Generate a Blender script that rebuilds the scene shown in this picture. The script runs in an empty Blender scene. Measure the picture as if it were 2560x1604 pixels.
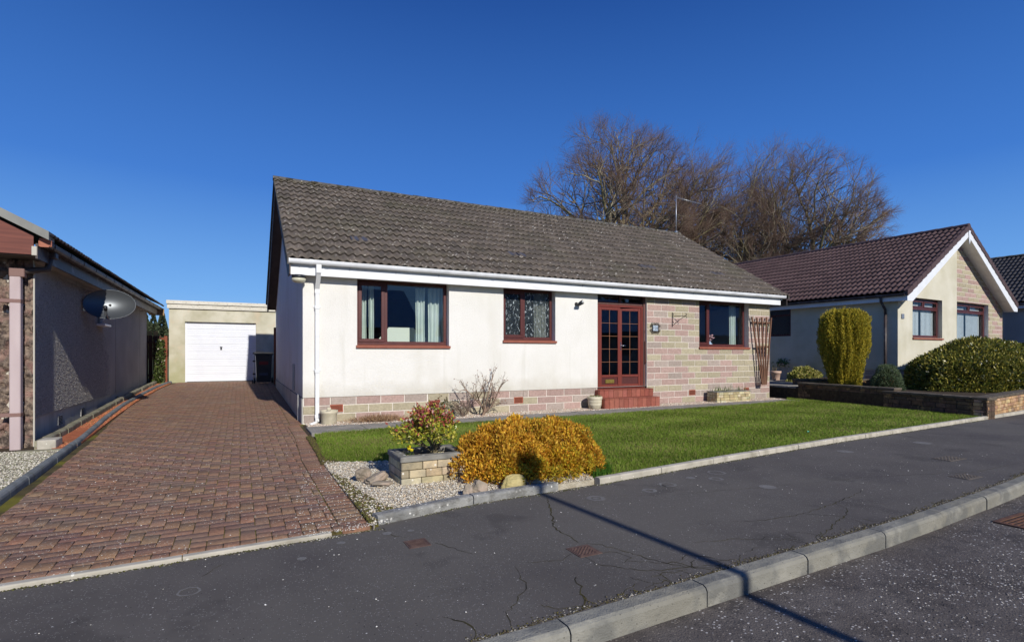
import bpy, bmesh, math, random
import numpy as np
from mathutils import Vector, Matrix
R=math.radians
random.seed(7); rng=np.random.default_rng(7)
scene=bpy.context.scene; COL=scene.collection
# ------------------------------------------------------------------ materials
def mat(name, c1, c2=None, sc=3.0, rough=0.85, bump=None, spec=0.3, attr=False, metal=0.0, detail=4.0, lo=0.35, hi=0.65, extra=None, trans=0.0, sheen=0.0, aniso=None):
    m=bpy.data.materials.new(name); m.use_nodes=True; nt=m.node_tree; N=nt.nodes; L=nt.links
    b=N['Principled BSDF']; b.inputs['Roughness'].default_value=rough; b.inputs['Metallic'].default_value=metal
    b.inputs['Specular IOR Level'].default_value=spec
    tc=N.new('ShaderNodeTexCoord'); out=None
    src=tc.outputs['Object']
    if aniso:
        mp=N.new('ShaderNodeMapping'); mp.inputs['Scale'].default_value=aniso; L.new(src,mp.inputs[0]); src=mp.outputs[0]
    if c2 is not None:
        n=N.new('ShaderNodeTexNoise'); n.inputs['Scale'].default_value=sc; n.inputs['Detail'].default_value=detail; L.new(src,n.inputs['Vector'])
        r=N.new('ShaderNodeValToRGB'); r.color_ramp.elements[0].position=lo; r.color_ramp.elements[1].position=hi
        r.color_ramp.elements[0].color=(*c1,1); r.color_ramp.elements[1].color=(*c2,1); L.new(n.outputs['Fac'],r.inputs[0]); out=r.outputs[0]
    else:
        rgb=N.new('ShaderNodeRGB'); rgb.outputs[0].default_value=(*c1,1); out=rgb.outputs[0]
    if attr:
        a=N.new('ShaderNodeVertexColor'); a.layer_name='Col'
        x=N.new('ShaderNodeMix'); x.data_type='RGBA'; x.blend_type='MULTIPLY'; x.inputs['Factor'].default_value=1
        L.new(a.outputs[0],x.inputs[6]); L.new(out,x.inputs[7]); out=x.outputs[2]
    ctx=dict(N=N,L=L,src=src,tc=tc,b=b)
    if extra:
        for e in extra: out=e(ctx,out)
    L.new(out,b.inputs['Base Color'])
    if trans>0:
        t=N.new('ShaderNodeBsdfTranslucent'); L.new(out,t.inputs[0]); ms=N.new('ShaderNodeMixShader'); ms.inputs[0].default_value=trans
        L.new(b.outputs[0],ms.inputs[1]); L.new(t.outputs[0],ms.inputs[2]); L.new(ms.outputs[0],N['Material Output'].inputs[0])
    if bump:
        if not isinstance(bump,list): bump=[bump]
        prev=None
        for (bs,st,ds) in bump:
            n=N.new('ShaderNodeTexNoise'); n.inputs['Scale'].default_value=bs; n.inputs['Detail'].default_value=3; L.new(src,n.inputs['Vector'])
            bp=N.new('ShaderNodeBump'); bp.inputs['Strength'].default_value=st; bp.inputs['Distance'].default_value=ds
            L.new(n.outputs['Fac'],bp.inputs['Height'])
            if prev: L.new(prev.outputs[0],bp.inputs['Normal'])
            prev=bp
        L.new(prev.outputs[0],b.inputs['Normal'])
    return m
def specks(col, sc=40., thr=0.12, mask=None, aniso=None, soft=0.02):
    """small chips/spots: voronoi distance below a threshold, optionally only where a larger noise is high"""
    def f(c,out):
        N,L=c['N'],c['L']; v=N.new('ShaderNodeTexVoronoi'); v.inputs['Scale'].default_value=sc; s=c['tc'].outputs['Object']
        if aniso: mp=N.new('ShaderNodeMapping'); mp.inputs['Scale'].default_value=aniso; L.new(s,mp.inputs[0]); s=mp.outputs[0]
        L.new(s,v.inputs['Vector'])
        mr=N.new('ShaderNodeMapRange'); mr.inputs[1].default_value=thr; mr.inputs[2].default_value=thr+soft; mr.inputs[3].default_value=1; mr.inputs[4].default_value=0
        L.new(v.outputs['Distance'],mr.inputs[0]); fac=mr.outputs[0]
        # only a share of the cells
        sp=N.new('ShaderNodeSeparateColor'); L.new(v.outputs['Color'],sp.inputs[0])
        g=N.new('ShaderNodeMath'); g.operation='LESS_THAN'; g.inputs[1].default_value=mask[0] if mask else 1.1; L.new(sp.outputs[0],g.inputs[0])
        mm=N.new('ShaderNodeMath'); mm.operation='MULTIPLY'; L.new(fac,mm.inputs[0]); L.new(g.outputs[0],mm.inputs[1]); fac=mm.outputs[0]
        if mask and len(mask)>1:
            n=N.new('ShaderNodeTexNoise'); n.inputs['Scale'].default_value=mask[1]; L.new(c['tc'].outputs['Object'],n.inputs['Vector'])
            g2=N.new('ShaderNodeMapRange'); g2.inputs[1].default_value=mask[2]-.04; g2.inputs[2].default_value=mask[2]+.04; L.new(n.outputs['Fac'],g2.inputs[0])
            m3=N.new('ShaderNodeMath'); m3.operation='MULTIPLY'; L.new(fac,m3.inputs[0]); L.new(g2.outputs[0],m3.inputs[1]); fac=m3.outputs[0]
        x=N.new('ShaderNodeMix'); x.data_type='RGBA'; L.new(fac,x.inputs[0]); L.new(out,x.inputs[6]); x.inputs[7].default_value=(*col,1)
        return x.outputs[2]
    return f
def patch(col, sc, lo, hi, amt=1.0, aniso=None, detail=5, off=0):
    def f(c,out):
        N,L=c['N'],c['L']; n=N.new('ShaderNodeTexNoise'); n.inputs['Scale'].default_value=sc; n.inputs['Detail'].default_value=detail
        mp=N.new('ShaderNodeMapping'); mp.inputs['Location'].default_value=(off,off*.7,off*1.3)
        if aniso: mp.inputs['Scale'].default_value=aniso
        L.new(c['tc'].outputs['Object'],mp.inputs[0]); L.new(mp.outputs[0],n.inputs['Vector'])
        mr=N.new('ShaderNodeMapRange'); mr.inputs[1].default_value=lo; mr.inputs[2].default_value=hi; mr.inputs[4].default_value=amt; L.new(n.outputs['Fac'],mr.inputs[0])
        x=N.new('ShaderNodeMix'); x.data_type='RGBA'; L.new(mr.outputs[0],x.inputs[0]); L.new(out,x.inputs[6]); x.inputs[7].default_value=(*col,1)
        return x.outputs[2]
    return f
def low_stain(col, z0, z1, amt):   # splash-back dirt close to the ground: a real stain on the wall foot, broken up by noise
    def f(c,out):
        N,L=c['N'],c['L']; s=N.new('ShaderNodeSeparateXYZ'); L.new(c['tc'].outputs['Object'],s.inputs[0])
        n=N.new('ShaderNodeTexNoise'); n.inputs['Scale'].default_value=2.5; n.inputs['Detail'].default_value=6; L.new(c['tc'].outputs['Object'],n.inputs['Vector'])
        a=N.new('ShaderNodeMath'); a.operation='MULTIPLY_ADD'; a.inputs[1].default_value=(z1-z0)*2; L.new(n.outputs['Fac'],a.inputs[0]); L.new(s.outputs[2],a.inputs[2])
        mr=N.new('ShaderNodeMapRange'); mr.inputs[1].default_value=z0+(z1-z0); mr.inputs[2].default_value=z1+(z1-z0); mr.inputs[3].default_value=amt; mr.inputs[4].default_value=0; L.new(a.outputs[0],mr.inputs[0])
        x=N.new('ShaderNodeMix'); x.data_type='RGBA'; L.new(mr.outputs[0],x.inputs[0]); L.new(out,x.inputs[6]); x.inputs[7].default_value=(*col,1)
        return x.outputs[2]
    return f
def voro_bump(m, sc, st, ds):
    nt=m.node_tree; N=nt.nodes; L=nt.links; b=N['Principled BSDF']
    v=N.new('ShaderNodeTexVoronoi'); v.inputs['Scale'].default_value=sc; tc=N.new('ShaderNodeTexCoord'); L.new(tc.outputs['Object'],v.inputs['Vector'])
    bp=N.new('ShaderNodeBump'); bp.inputs['Strength'].default_value=st; bp.inputs['Distance'].default_value=ds; bp.invert=True; L.new(v.outputs['Distance'],bp.inputs['Height'])
    if b.inputs['Normal'].is_linked: L.new(b.inputs['Normal'].links[0].from_socket,bp.inputs['Normal'])
    L.new(bp.outputs[0],b.inputs['Normal']); return m
M={}
M['render']=mat('cream_render',(.79,.77,.71),(.845,.825,.775),1.2,.95,[(120,1.,.011),(40,.5,.008)],extra=[patch((.70,.67,.60),90,.5,.7,.25,detail=2),patch((.66,.63,.54),1.1,.5,.74,.45,aniso=(1.6,1,.5),detail=7),patch((.52,.50,.40),3.0,.6,.8,.35,aniso=(2.2,1,.16),off=5),low_stain((.50,.46,.36),.45,.8,.45)])
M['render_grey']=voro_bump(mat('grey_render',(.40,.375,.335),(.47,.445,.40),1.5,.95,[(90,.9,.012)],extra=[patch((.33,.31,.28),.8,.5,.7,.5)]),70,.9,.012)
M['render_yellow']=mat('yellow_render',(.56,.53,.41),(.64,.61,.50),1.0,.95,[(110,.8,.008)],extra=[patch((.44,.41,.28),1.4,.5,.75,.6),low_stain((.36,.34,.2),.3,1.0,.6)])
M['render_garage']=mat('garage_render',(.50,.47,.35),(.62,.59,.47),1.6,.95,[(60,.7,.008)],extra=[patch((.36,.34,.21),2.2,.48,.7,.7,detail=8),patch((.62,.5,.36),3.,.55,.7,.5,off=4),low_stain((.33,.33,.16),.3,1.2,.7)])
M['plinth_grey']=mat('painted_plinth',(.42,.41,.38),(.50,.49,.45),2.,.85,(30,.3,.004),extra=[patch((.2,.19,.17),3,.5,.7,.5,aniso=(1,1,.25))])
M['stone']=mat('cast_stone_block',(.86,.84,.80),(1.06,1.04,1.0),26,.92,[(50,.8,.006),(130,.4,.003)],attr=True,extra=[patch((.27,.24,.16),7,.6,.8,.35)])
M['mortar']=mat('mortar',(.66,.60,.52),(.74,.69,.61),20,.95,(80,.4,.003))
M['plmortar']=mat('weathered_mortar',(.40,.35,.26),(.60,.52,.40),5,.95,(80,.4,.003))
M['tile']=mat('old_concrete_tile',(.78,.78,.78),(1.12,1.1,1.08),5,.93,[(60,.7,.006)],attr=True,extra=[patch((.09,.085,.055),1.1,.5,.72,.5),specks((.46,.43,.38),9,.20,(.17,.9,.44),(1,1.5,1.5),.12),specks((.30,.27,.23),16,.22,(.14,),None,.1)])
M['tile_brown']=mat('brown_roof_tile',(.9,.9,.9),(1.08,1.08,1.08),6,.6,[(60,.3,.003)],attr=True,spec=.4)
M['tile_dark']=mat('dark_roof_tile',(.9,.9,.9),(1.1,1.1,1.1),6,.6,[(60,.3,.003)],attr=True,spec=.4)
M['ridge']=mat('mossy_ridge_tile',(.085,.08,.072),(.13,.12,.105),8,.95,(40,.8,.01),extra=[patch((.035,.03,.012),5,.5,.6,.9),specks((.40,.36,.28),14,.2,(.2,),None,.1)])
M['ridge_brown']=mat('brown_ridge_tile',(.075,.045,.04),(.095,.058,.052),6,.6,spec=.4)
M['upvc']=mat('white_plastic_trim',(.80,.81,.82),(.74,.75,.75),3,.35,spec=.5,extra=[patch((.5,.51,.5),2.5,.56,.75,.35,aniso=(1,1,4))])
M['upvc_dirty']=mat('weathered_white_gutter',(.78,.79,.80),(.60,.61,.62),2.2,.4,spec=.5,detail=7,extra=[patch((.38,.39,.40),4,.55,.7,.45,aniso=(.6,1,3)),specks((.85,.85,.85),30,.2,(.1,))])
M['mahog']=mat('mahogany_frame',(.075,.019,.017),(.10,.026,.022),9,.42,spec=.45,aniso=(1,1,.3))
M['mahog_red']=mat('red_door_frame',(.150,.030,.021),(.185,.039,.027),9,.38,spec=.5,aniso=(6,6,.4))
M['mahog_dull']=mat('dull_brown_post',(.11,.055,.045),(.15,.07,.06),6,.6,aniso=(4,4,.5))
M['brownboard']=mat('brown_bargeboard',(.075,.06,.055),(.10,.08,.07),5,.6)
M['soffit']=mat('pale_soffit',(.30,.28,.25),(.36,.34,.3),3,.8)
M['sill']=mat('terracotta_sill',(.26,.080,.050),(.32,.105,.065),7,.6,(40,.2,.002))
M['steptile']=mat('red_quarry_tile',(.9,.9,.9),(1.1,1.1,1.1),14,.55,(40,.25,.002),attr=True)
M['grout']=mat('pale_grout',(.42,.25,.2),(.5,.3,.24),20,.9)
M['vent']=mat('terracotta_vent',(.32,.085,.045),(.38,.11,.06),20,.7)
M['black']=mat('black_void',(.012,.012,.012),rough=.9)
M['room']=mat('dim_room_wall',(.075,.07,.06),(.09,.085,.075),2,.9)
M['curtain']=mat('pale_curtain',(.62,.68,.58),(.70,.74,.66),4,.9,trans=.15)
M['cream_furniture']=mat('cream_paint',(.72,.74,.62),rough=.5)
M['brass']=mat('brass',(.55,.42,.12),(.45,.33,.08),30,.35,metal=.8)
M['leading']=mat('brown_glazing_bar',(.28,.12,.06),rough=.5)
M['chrome']=mat('bright_metal',(.75,.75,.75),rough=.2,metal=1)
M['iron']=mat('black_wrought_iron',(.018,.017,.016),(.03,.024,.02),30,.5,spec=.5)
M['blackplastic']=mat('black_plastic',(.014,.016,.02),(.02,.022,.028),5,.4,spec=.5)
M['whitedoor']=mat('white_garage_door',(.78,.80,.84),(.74,.76,.81),3,.45,spec=.4)
M['whitepaint']=mat('flaking_white_paint',(.70,.67,.58),(.62,.59,.49),3,.8,extra=[patch((.25,.24,.21),14,.6,.66,.9,aniso=(1,1,3))])
M['fencewood']=mat('red_brown_fence_wood',(.16,.045,.022),(.24,.07,.035),5,.8,(30,.4,.004),aniso=(1,1,.2))
M['fencewood_dark']=mat('dark_brown_fence_wood',(.07,.032,.022),(.10,.045,.03),5,.8,(30,.4,.004),aniso=(1,1,.2))
M['newwood']=mat('fresh_yellow_timber',(.55,.36,.12),(.65,.45,.18),9,.7)
M['trellis']=mat('stained_trellis_wood',(.11,.052,.032),(.17,.085,.05),14,.75,(50,.4,.003),aniso=(1,1,.2))
M['dish']=mat('dark_dish_mesh',(.09,.10,.11),(.10,.11,.12),4,.38,metal=.55,spec=.5)
M['pipe_pink']=mat('faded_pink_pipe',(.44,.35,.345),(.50,.41,.40),4,.6,aniso=(1,1,.3))
M['pipe_brown']=mat('brown_gutter_plastic',(.045,.033,.030),(.07,.05,.045),4,.5,spec=.5,extra=[patch((.3,.28,.26),6,.56,.7,.5)])
M['gutter_end']=mat('red_brown_plastic',(.36,.13,.075),rough=.5)
M['redclad']=mat('red_brown_cladding',(.13,.038,.026),(.18,.055,.036),5,.5,aniso=(.4,.4,6))
M['capgrey']=mat('grey_verge_cap',(.20,.20,.185),(.25,.25,.225),4,.7)
M['roughstone']=mat('rough_rubble_stone',(.07,.052,.045),(.30,.23,.175),14,.95,[(30,1,.03),(90,.8,.01)],extra=[patch((.30,.17,.14),5,.5,.65,.7)])
M['mortar_light']=mat('pale_mortar',(.5,.47,.4),rough=.95)
M['paver']=mat('block_paver',(.80,.80,.80),(1.15,1.12,1.08),45,.9,[(120,.7,.003)],attr=True,extra=[patch((.26,.22,.16),2.2,.5,.75,.35),specks((.62,.58,.5),75,.2,(.22,1.3,.42),None,.08),specks((.55,.5,.42),150,.22,(.25,2.,.45),None,.08)])
M['joint']=mat('sandy_moss_joint',(.035,.028,.016),(.10,.08,.03),3.5,.95,(60,.6,.006),extra=[patch((.16,.145,.015),1.1,.50,.60,.9,detail=6)])
M['pavement']=mat('footpath_asphalt',(.088,.079,.072),(.112,.101,.091),1.3,.9,[(220,.8,.003),(60,.4,.004)],detail=8,extra=[patch((.070,.062,.060),.8,.5,.7,.7),patch((.15,.145,.13),5,.62,.8,.5,detail=8),patch((.125,.115,.10),.45,.52,.62,.5,detail=3,off=9),patch((.05,.045,.042),1.7,.6,.66,.45,detail=6,off=2),specks((.26,.25,.23),120,.25,(.12,),None,.08),specks((.5,.49,.45),40,.15,(.05,),None,.05),specks((.17,.16,.15),60,.25,(.2,1.5,.45),None,.1),specks((.02,.02,.02),70,.2,(.06,),None,.05)])
M['road']=(lambda m,*a: m)(mat('worn_road_asphalt',(.085,.072,.064),(.12,.105,.094),3,.85,[(110,1,.006),(30,.5,.006)],detail=8,extra=[specks((.03,.028,.028),46,.16,(.3,),(1,1,1),.1),specks((.50,.48,.45),40,.24,(.30,1.3,.47),(1,1.3,1),.08),patch((.045,.04,.038),9,.52,.66,.6,detail=8),specks((.22,.19,.16),60,.25,(.3,),None,.1)]),45,.9,.012)
M['kerb']=mat('concrete_kerb',(.20,.19,.155),(.28,.27,.23),2.2,.9,[(110,.8,.006),(12,.7,.02)],detail=9,extra=[patch((.13,.13,.12),4,.5,.6,.75,detail=9),patch((.17,.17,.15),2.2,.45,.6,.5,off=7,detail=9),patch((.38,.365,.31),7,.58,.75,.6,off=3),specks((.12,.115,.1),60,.2,(.15,),None,.08)])
M['edging']=mat('lichened_edging_kerb',(.20,.20,.19),(.34,.335,.31),6,.92,[(70,1,.012),(14,.7,.02)],detail=8,extra=[specks((.72,.71,.66),26,.2,(.22,),None,.1),patch((.12,.115,.1),9,.5,.65,.7)])
M['edging_pale']=mat('pale_concrete_edging',(.40,.37,.30),(.50,.46,.38),4,.9,[(60,.5,.004)],extra=[patch((.22,.2,.15),6,.5,.68,.6),specks((.7,.68,.6),30,.2,(.15,),None,.1)])
M['edging_blue']=mat('rounded_grey_edging',(.13,.145,.15),(.21,.225,.225),5,.85,[(60,.5,.004)],extra=[patch((.08,.085,.05),6,.55,.7,.7)])
M['slab']=mat('grey_paving_slab',(.215,.20,.175),(.285,.265,.235),3,.9,[(60,.4,.003)],extra=[patch((.12,.12,.115),4,.5,.7,.6),specks((.5,.5,.47),22,.2,(.12,),None,.1)])
M['soil']=mat('dark_soil',(.04,.028,.018),(.07,.05,.03),12,.98,(30,1,.02))
M['gravelbase']=mat('sandy_gravel_base',(.36,.31,.22),(.50,.45,.35),18,.95,[(60,1,.015)])
M['gravel']=mat('pale_stone_chips',(.9,.9,.9),(1.08,1.08,1.08),30,.85,attr=True)
M['redchipbase']=mat('red_chip_base',(.34,.10,.045),(.46,.15,.07),14,.95,[(60,1,.015)],extra=[patch((.12,.10,.03),3,.58,.7,.8)])
M['moss']=mat('dark_green_moss',(.09,.085,.015),(.16,.14,.02),14,.98,(80,1,.01),attr=False)
M['lawnbase']=mat('lawn_soil_and_turf',(.10,.16,.022),(.17,.21,.035),2.0,.98,[(70,1,.02)],detail=8,extra=[patch((.19,.17,.05),.9,.55,.75,.5)])
M['grass']=mat('grass_blade',(.9,.9,.9),rough=.75,spec=.15,attr=True,trans=.3)
M['leaf']=mat('leaf',(1,1,1),rough=.6,spec=.3,attr=True,trans=.3)
M['leaf_glossy']=mat('glossy_leaf',(1,1,1),rough=.38,spec=.5,attr=True,trans=.2)
M['bark']=mat('bark',(.85,.85,.85),(1.15,1.15,1.15),6,.95,attr=True)
M['planter']=mat('buff_walling_stone',(.8,.8,.8),(1.15,1.12,1.05),14,.92,[(40,.8,.008)],attr=True,extra=[patch((.22,.19,.13),5,.55,.75,.5),specks((.72,.68,.58),22,.18,(.1,),None,.1)])
M['coping']=mat('grey_coping',(.16,.155,.14),(.26,.25,.22),7,.92,[(50,.7,.006)],extra=[specks((.68,.68,.64),18,.17,(.14,),None,.1)])
M['rock']=mat('garden_rock',(.22,.185,.14),(.40,.33,.25),7,.92,[(18,.8,.02),(60,.6,.006)],detail=8,extra=[patch((.42,.30,.24),4,.5,.7,.5)])
M['potstone']=mat('cream_stone_pot',(.50,.45,.32),(.62,.56,.42),7,.85,(40,.4,.004),extra=[patch((.3,.28,.18),5,.55,.75,.6)])
M['potpink']=mat('pale_terracotta_pot',(.50,.33,.26),(.56,.4,.32),6,.8)
M['rust']=mat('rusty_iron_cover',(.085,.048,.038),(.13,.08,.062),20,.8,spec=.4)
M['rust_orange']=mat('rusty_drain_iron',(.09,.05,.035),(.17,.08,.045),9,.8)
M['crack']=mat('mossy_crack',(.018,.016,.012),(.07,.06,.018),4,.98)
M['stain']=mat('pale_lichen_ring',(.135,.13,.125),(.19,.185,.175),40,.95)
M['dome']=mat('cream_lamp_dome',(.62,.6,.45),rough=.3,spec=.5)
M['plaque']=mat('pale_blue_plaque',(.42,.49,.56),rough=.4,spec=.5)
M['plaquetext']=mat('blue_grey_numeral',(.11,.15,.2),rough=.5)
M['labelred']=mat('dark_red_label',(.16,.02,.018),rough=.5)
M['labelblue']=mat('dull_blue_label',(.06,.07,.11),rough=.5)
M['galv']=mat('galvanised_steel',(.45,.47,.5),rough=.4,metal=.7)
M['needles']=mat('distant_conifer',(.9,.9,.9),rough=.9,attr=True)
M['blind']=mat('vertical_blind',(.74,.78,.78),(.82,.85,.85),3,.8,trans=.2)
M['flower']=mat('pink_silk_flower',(.55,.25,.28),(.75,.55,.55),50,.8)
M['china']=mat('blue_white_china',(.25,.35,.55),(.7,.73,.78),30,.3,spec=.5)
M['ground']=mat('far_ground',(.08,.10,.03),(.12,.13,.05),.6,.98)
def glass_mat(name, tint=(.93,.96,.97), refl=1.25, rough=0.0):
    m=bpy.data.materials.new(name); m.use_nodes=True; N=m.node_tree.nodes; L=m.node_tree.links
    N.remove(N['Principled BSDF']); t=N.new('ShaderNodeBsdfTransparent'); t.inputs[0].default_value=(*tint,1)
    g=N.new('ShaderNodeBsdfGlossy'); g.inputs['Roughness'].default_value=rough; g.inputs['Color'].default_value=(.95,.97,1,1)
    f=N.new('ShaderNodeFresnel'); f.inputs[0].default_value=1.65
    mu=N.new('ShaderNodeMath'); mu.operation='MULTIPLY'; mu.inputs[1].default_value=refl; mu.use_clamp=True; L.new(f.outputs[0],mu.inputs[0])
    ge=N.new('ShaderNodeNewGeometry'); iv=N.new('ShaderNodeMath'); iv.operation='SUBTRACT'; iv.inputs[0].default_value=1; L.new(ge.outputs['Backfacing'],iv.inputs[1]); m2=N.new('ShaderNodeMath'); m2.operation='MULTIPLY'; L.new(mu.outputs[0],m2.inputs[0]); L.new(iv.outputs[0],m2.inputs[1]); mu=m2
    x=N.new('ShaderNodeMixShader'); L.new(mu.outputs[0],x.inputs[0]); L.new(t.outputs[0],x.inputs[1]); L.new(g.outputs[0],x.inputs[2]); L.new(x.outputs[0],N['Material Output'].inputs[0])
    return m
M['glass']=glass_mat('window_glass'); M['glass_clear']=glass_mat('clear_window_glass',refl=.55)
def obscure():
    m=mat('patterned_glass',(.035,.045,.05),(.07,.085,.09),10,.12,spec=.8); N=m.node_tree.nodes; L=m.node_tree.links; b=N['Principled BSDF']
    tc=N.new('ShaderNodeTexCoord'); mp=N.new('ShaderNodeMapping'); mp.inputs['Scale'].default_value=(1,1,.55); L.new(tc.outputs['Object'],mp.inputs[0])
    n0=N.new('ShaderNodeTexNoise'); n0.inputs['Scale'].default_value=9; L.new(mp.outputs[0],n0.inputs['Vector'])
    ad=N.new('ShaderNodeVectorMath'); ad.operation='MULTIPLY_ADD'; ad.inputs[1].default_value=(.16,.16,.16); L.new(n0.outputs['Color'],ad.inputs[0]); L.new(mp.outputs[0],ad.inputs[2])
    v=N.new('ShaderNodeTexVoronoi'); v.inputs['Scale'].default_value=26; v.feature='DISTANCE_TO_EDGE'; L.new(ad.outputs[0],v.inputs['Vector'])
    n=N.new('ShaderNodeTexNoise'); n.inputs['Scale'].default_value=22; L.new(mp.outputs[0],n.inputs['Vector'])
    a=N.new('ShaderNodeMapRange'); a.inputs[1].default_value=.02; a.inputs[2].default_value=.05; a.inputs[3].default_value=1; a.inputs[4].default_value=0; L.new(v.outputs['Distance'],a.inputs[0])
    c=N.new('ShaderNodeMapRange'); c.inputs[1].default_value=.55; c.inputs[2].default_value=.60; L.new(n.outputs['Fac'],c.inputs[0])
    mu=N.new('ShaderNodeMath'); mu.operation='MULTIPLY'; L.new(a.outputs[0],mu.inputs[0]); L.new(c.outputs[0],mu.inputs[1])
    old=b.inputs['Base Color'].links[0].from_socket
    x=N.new('ShaderNodeMix'); x.data_type='RGBA'; L.new(mu.outputs[0],x.inputs[0]); L.new(old,x.inputs[6]); x.inputs[7].default_value=(.62,.70,.72,1); L.new(x.outputs[2],b.inputs['Base Color'])  # pale flecks: glints of the pattern painted into the base colour
    bp=N.new('ShaderNodeBump'); bp.inputs['Strength'].default_value=.6; bp.inputs['Distance'].default_value=.006; L.new(n.outputs['Fac'],bp.inputs['Height']); L.new(bp.outputs[0],b.inputs['Normal'])
    t=N.new('ShaderNodeBsdfTransparent'); ms=N.new('ShaderNodeMixShader'); ms.inputs[0].default_value=.38
    inv=N.new('ShaderNodeMath'); inv.operation='SUBTRACT'; inv.inputs[0].default_value=.66; inv.use_clamp=True; L.new(mu.outputs[0],inv.inputs[1]); L.new(inv.outputs[0],ms.inputs[0])
    L.new(b.outputs[0],ms.inputs[1]); L.new(t.outputs[0],ms.inputs[2]); L.new(ms.outputs[0],N['Material Output'].inputs[0])
    return m
M['obscure']=obscure()
# ------------------------------------------------------------------ mesh helpers
def tag(o,label=None,cat=None,group=None,kind=None):
    if label: o['label']=label
    if cat: o['category']=cat
    if group: o['group']=group
    if kind: o['kind']=kind
    return o
def empty(name,loc=(0,0,0),rz=0,parent=None):
    o=bpy.data.objects.new(name,None); COL.objects.link(o); o.location=loc; o.rotation_euler=(0,0,rz); o.empty_display_size=.2
    if parent: o.parent=parent
    return o
def np_mesh(name,V,F,m,parent=None,col=None,smooth=False):
    V=np.asarray(V,dtype=np.float32); F=np.asarray(F,dtype=np.int32); me=bpy.data.meshes.new(name)
    k=F.shape[1]; me.vertices.add(len(V)); me.vertices.foreach_set('co',V.ravel())
    me.loops.add(F.size); me.loops.foreach_set('vertex_index',F.ravel()); me.polygons.add(len(F))
    me.polygons.foreach_set('loop_start',np.arange(0,F.size,k,dtype=np.int32)); me.polygons.foreach_set('loop_total',np.full(len(F),k,dtype=np.int32))
    if smooth: me.polygons.foreach_set('use_smooth',np.ones(len(F),dtype=bool))
    me.update(calc_edges=True)
    if col is not None:
        a=me.color_attributes.new('Col','FLOAT_COLOR','POINT'); c=np.ones((len(V),4),dtype=np.float32); c[:,:3]=col; a.data.foreach_set('color',c.ravel())
    me.materials.append(m); o=bpy.data.objects.new(name,me); COL.objects.link(o)
    if parent: o.parent=parent
    return o
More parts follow.
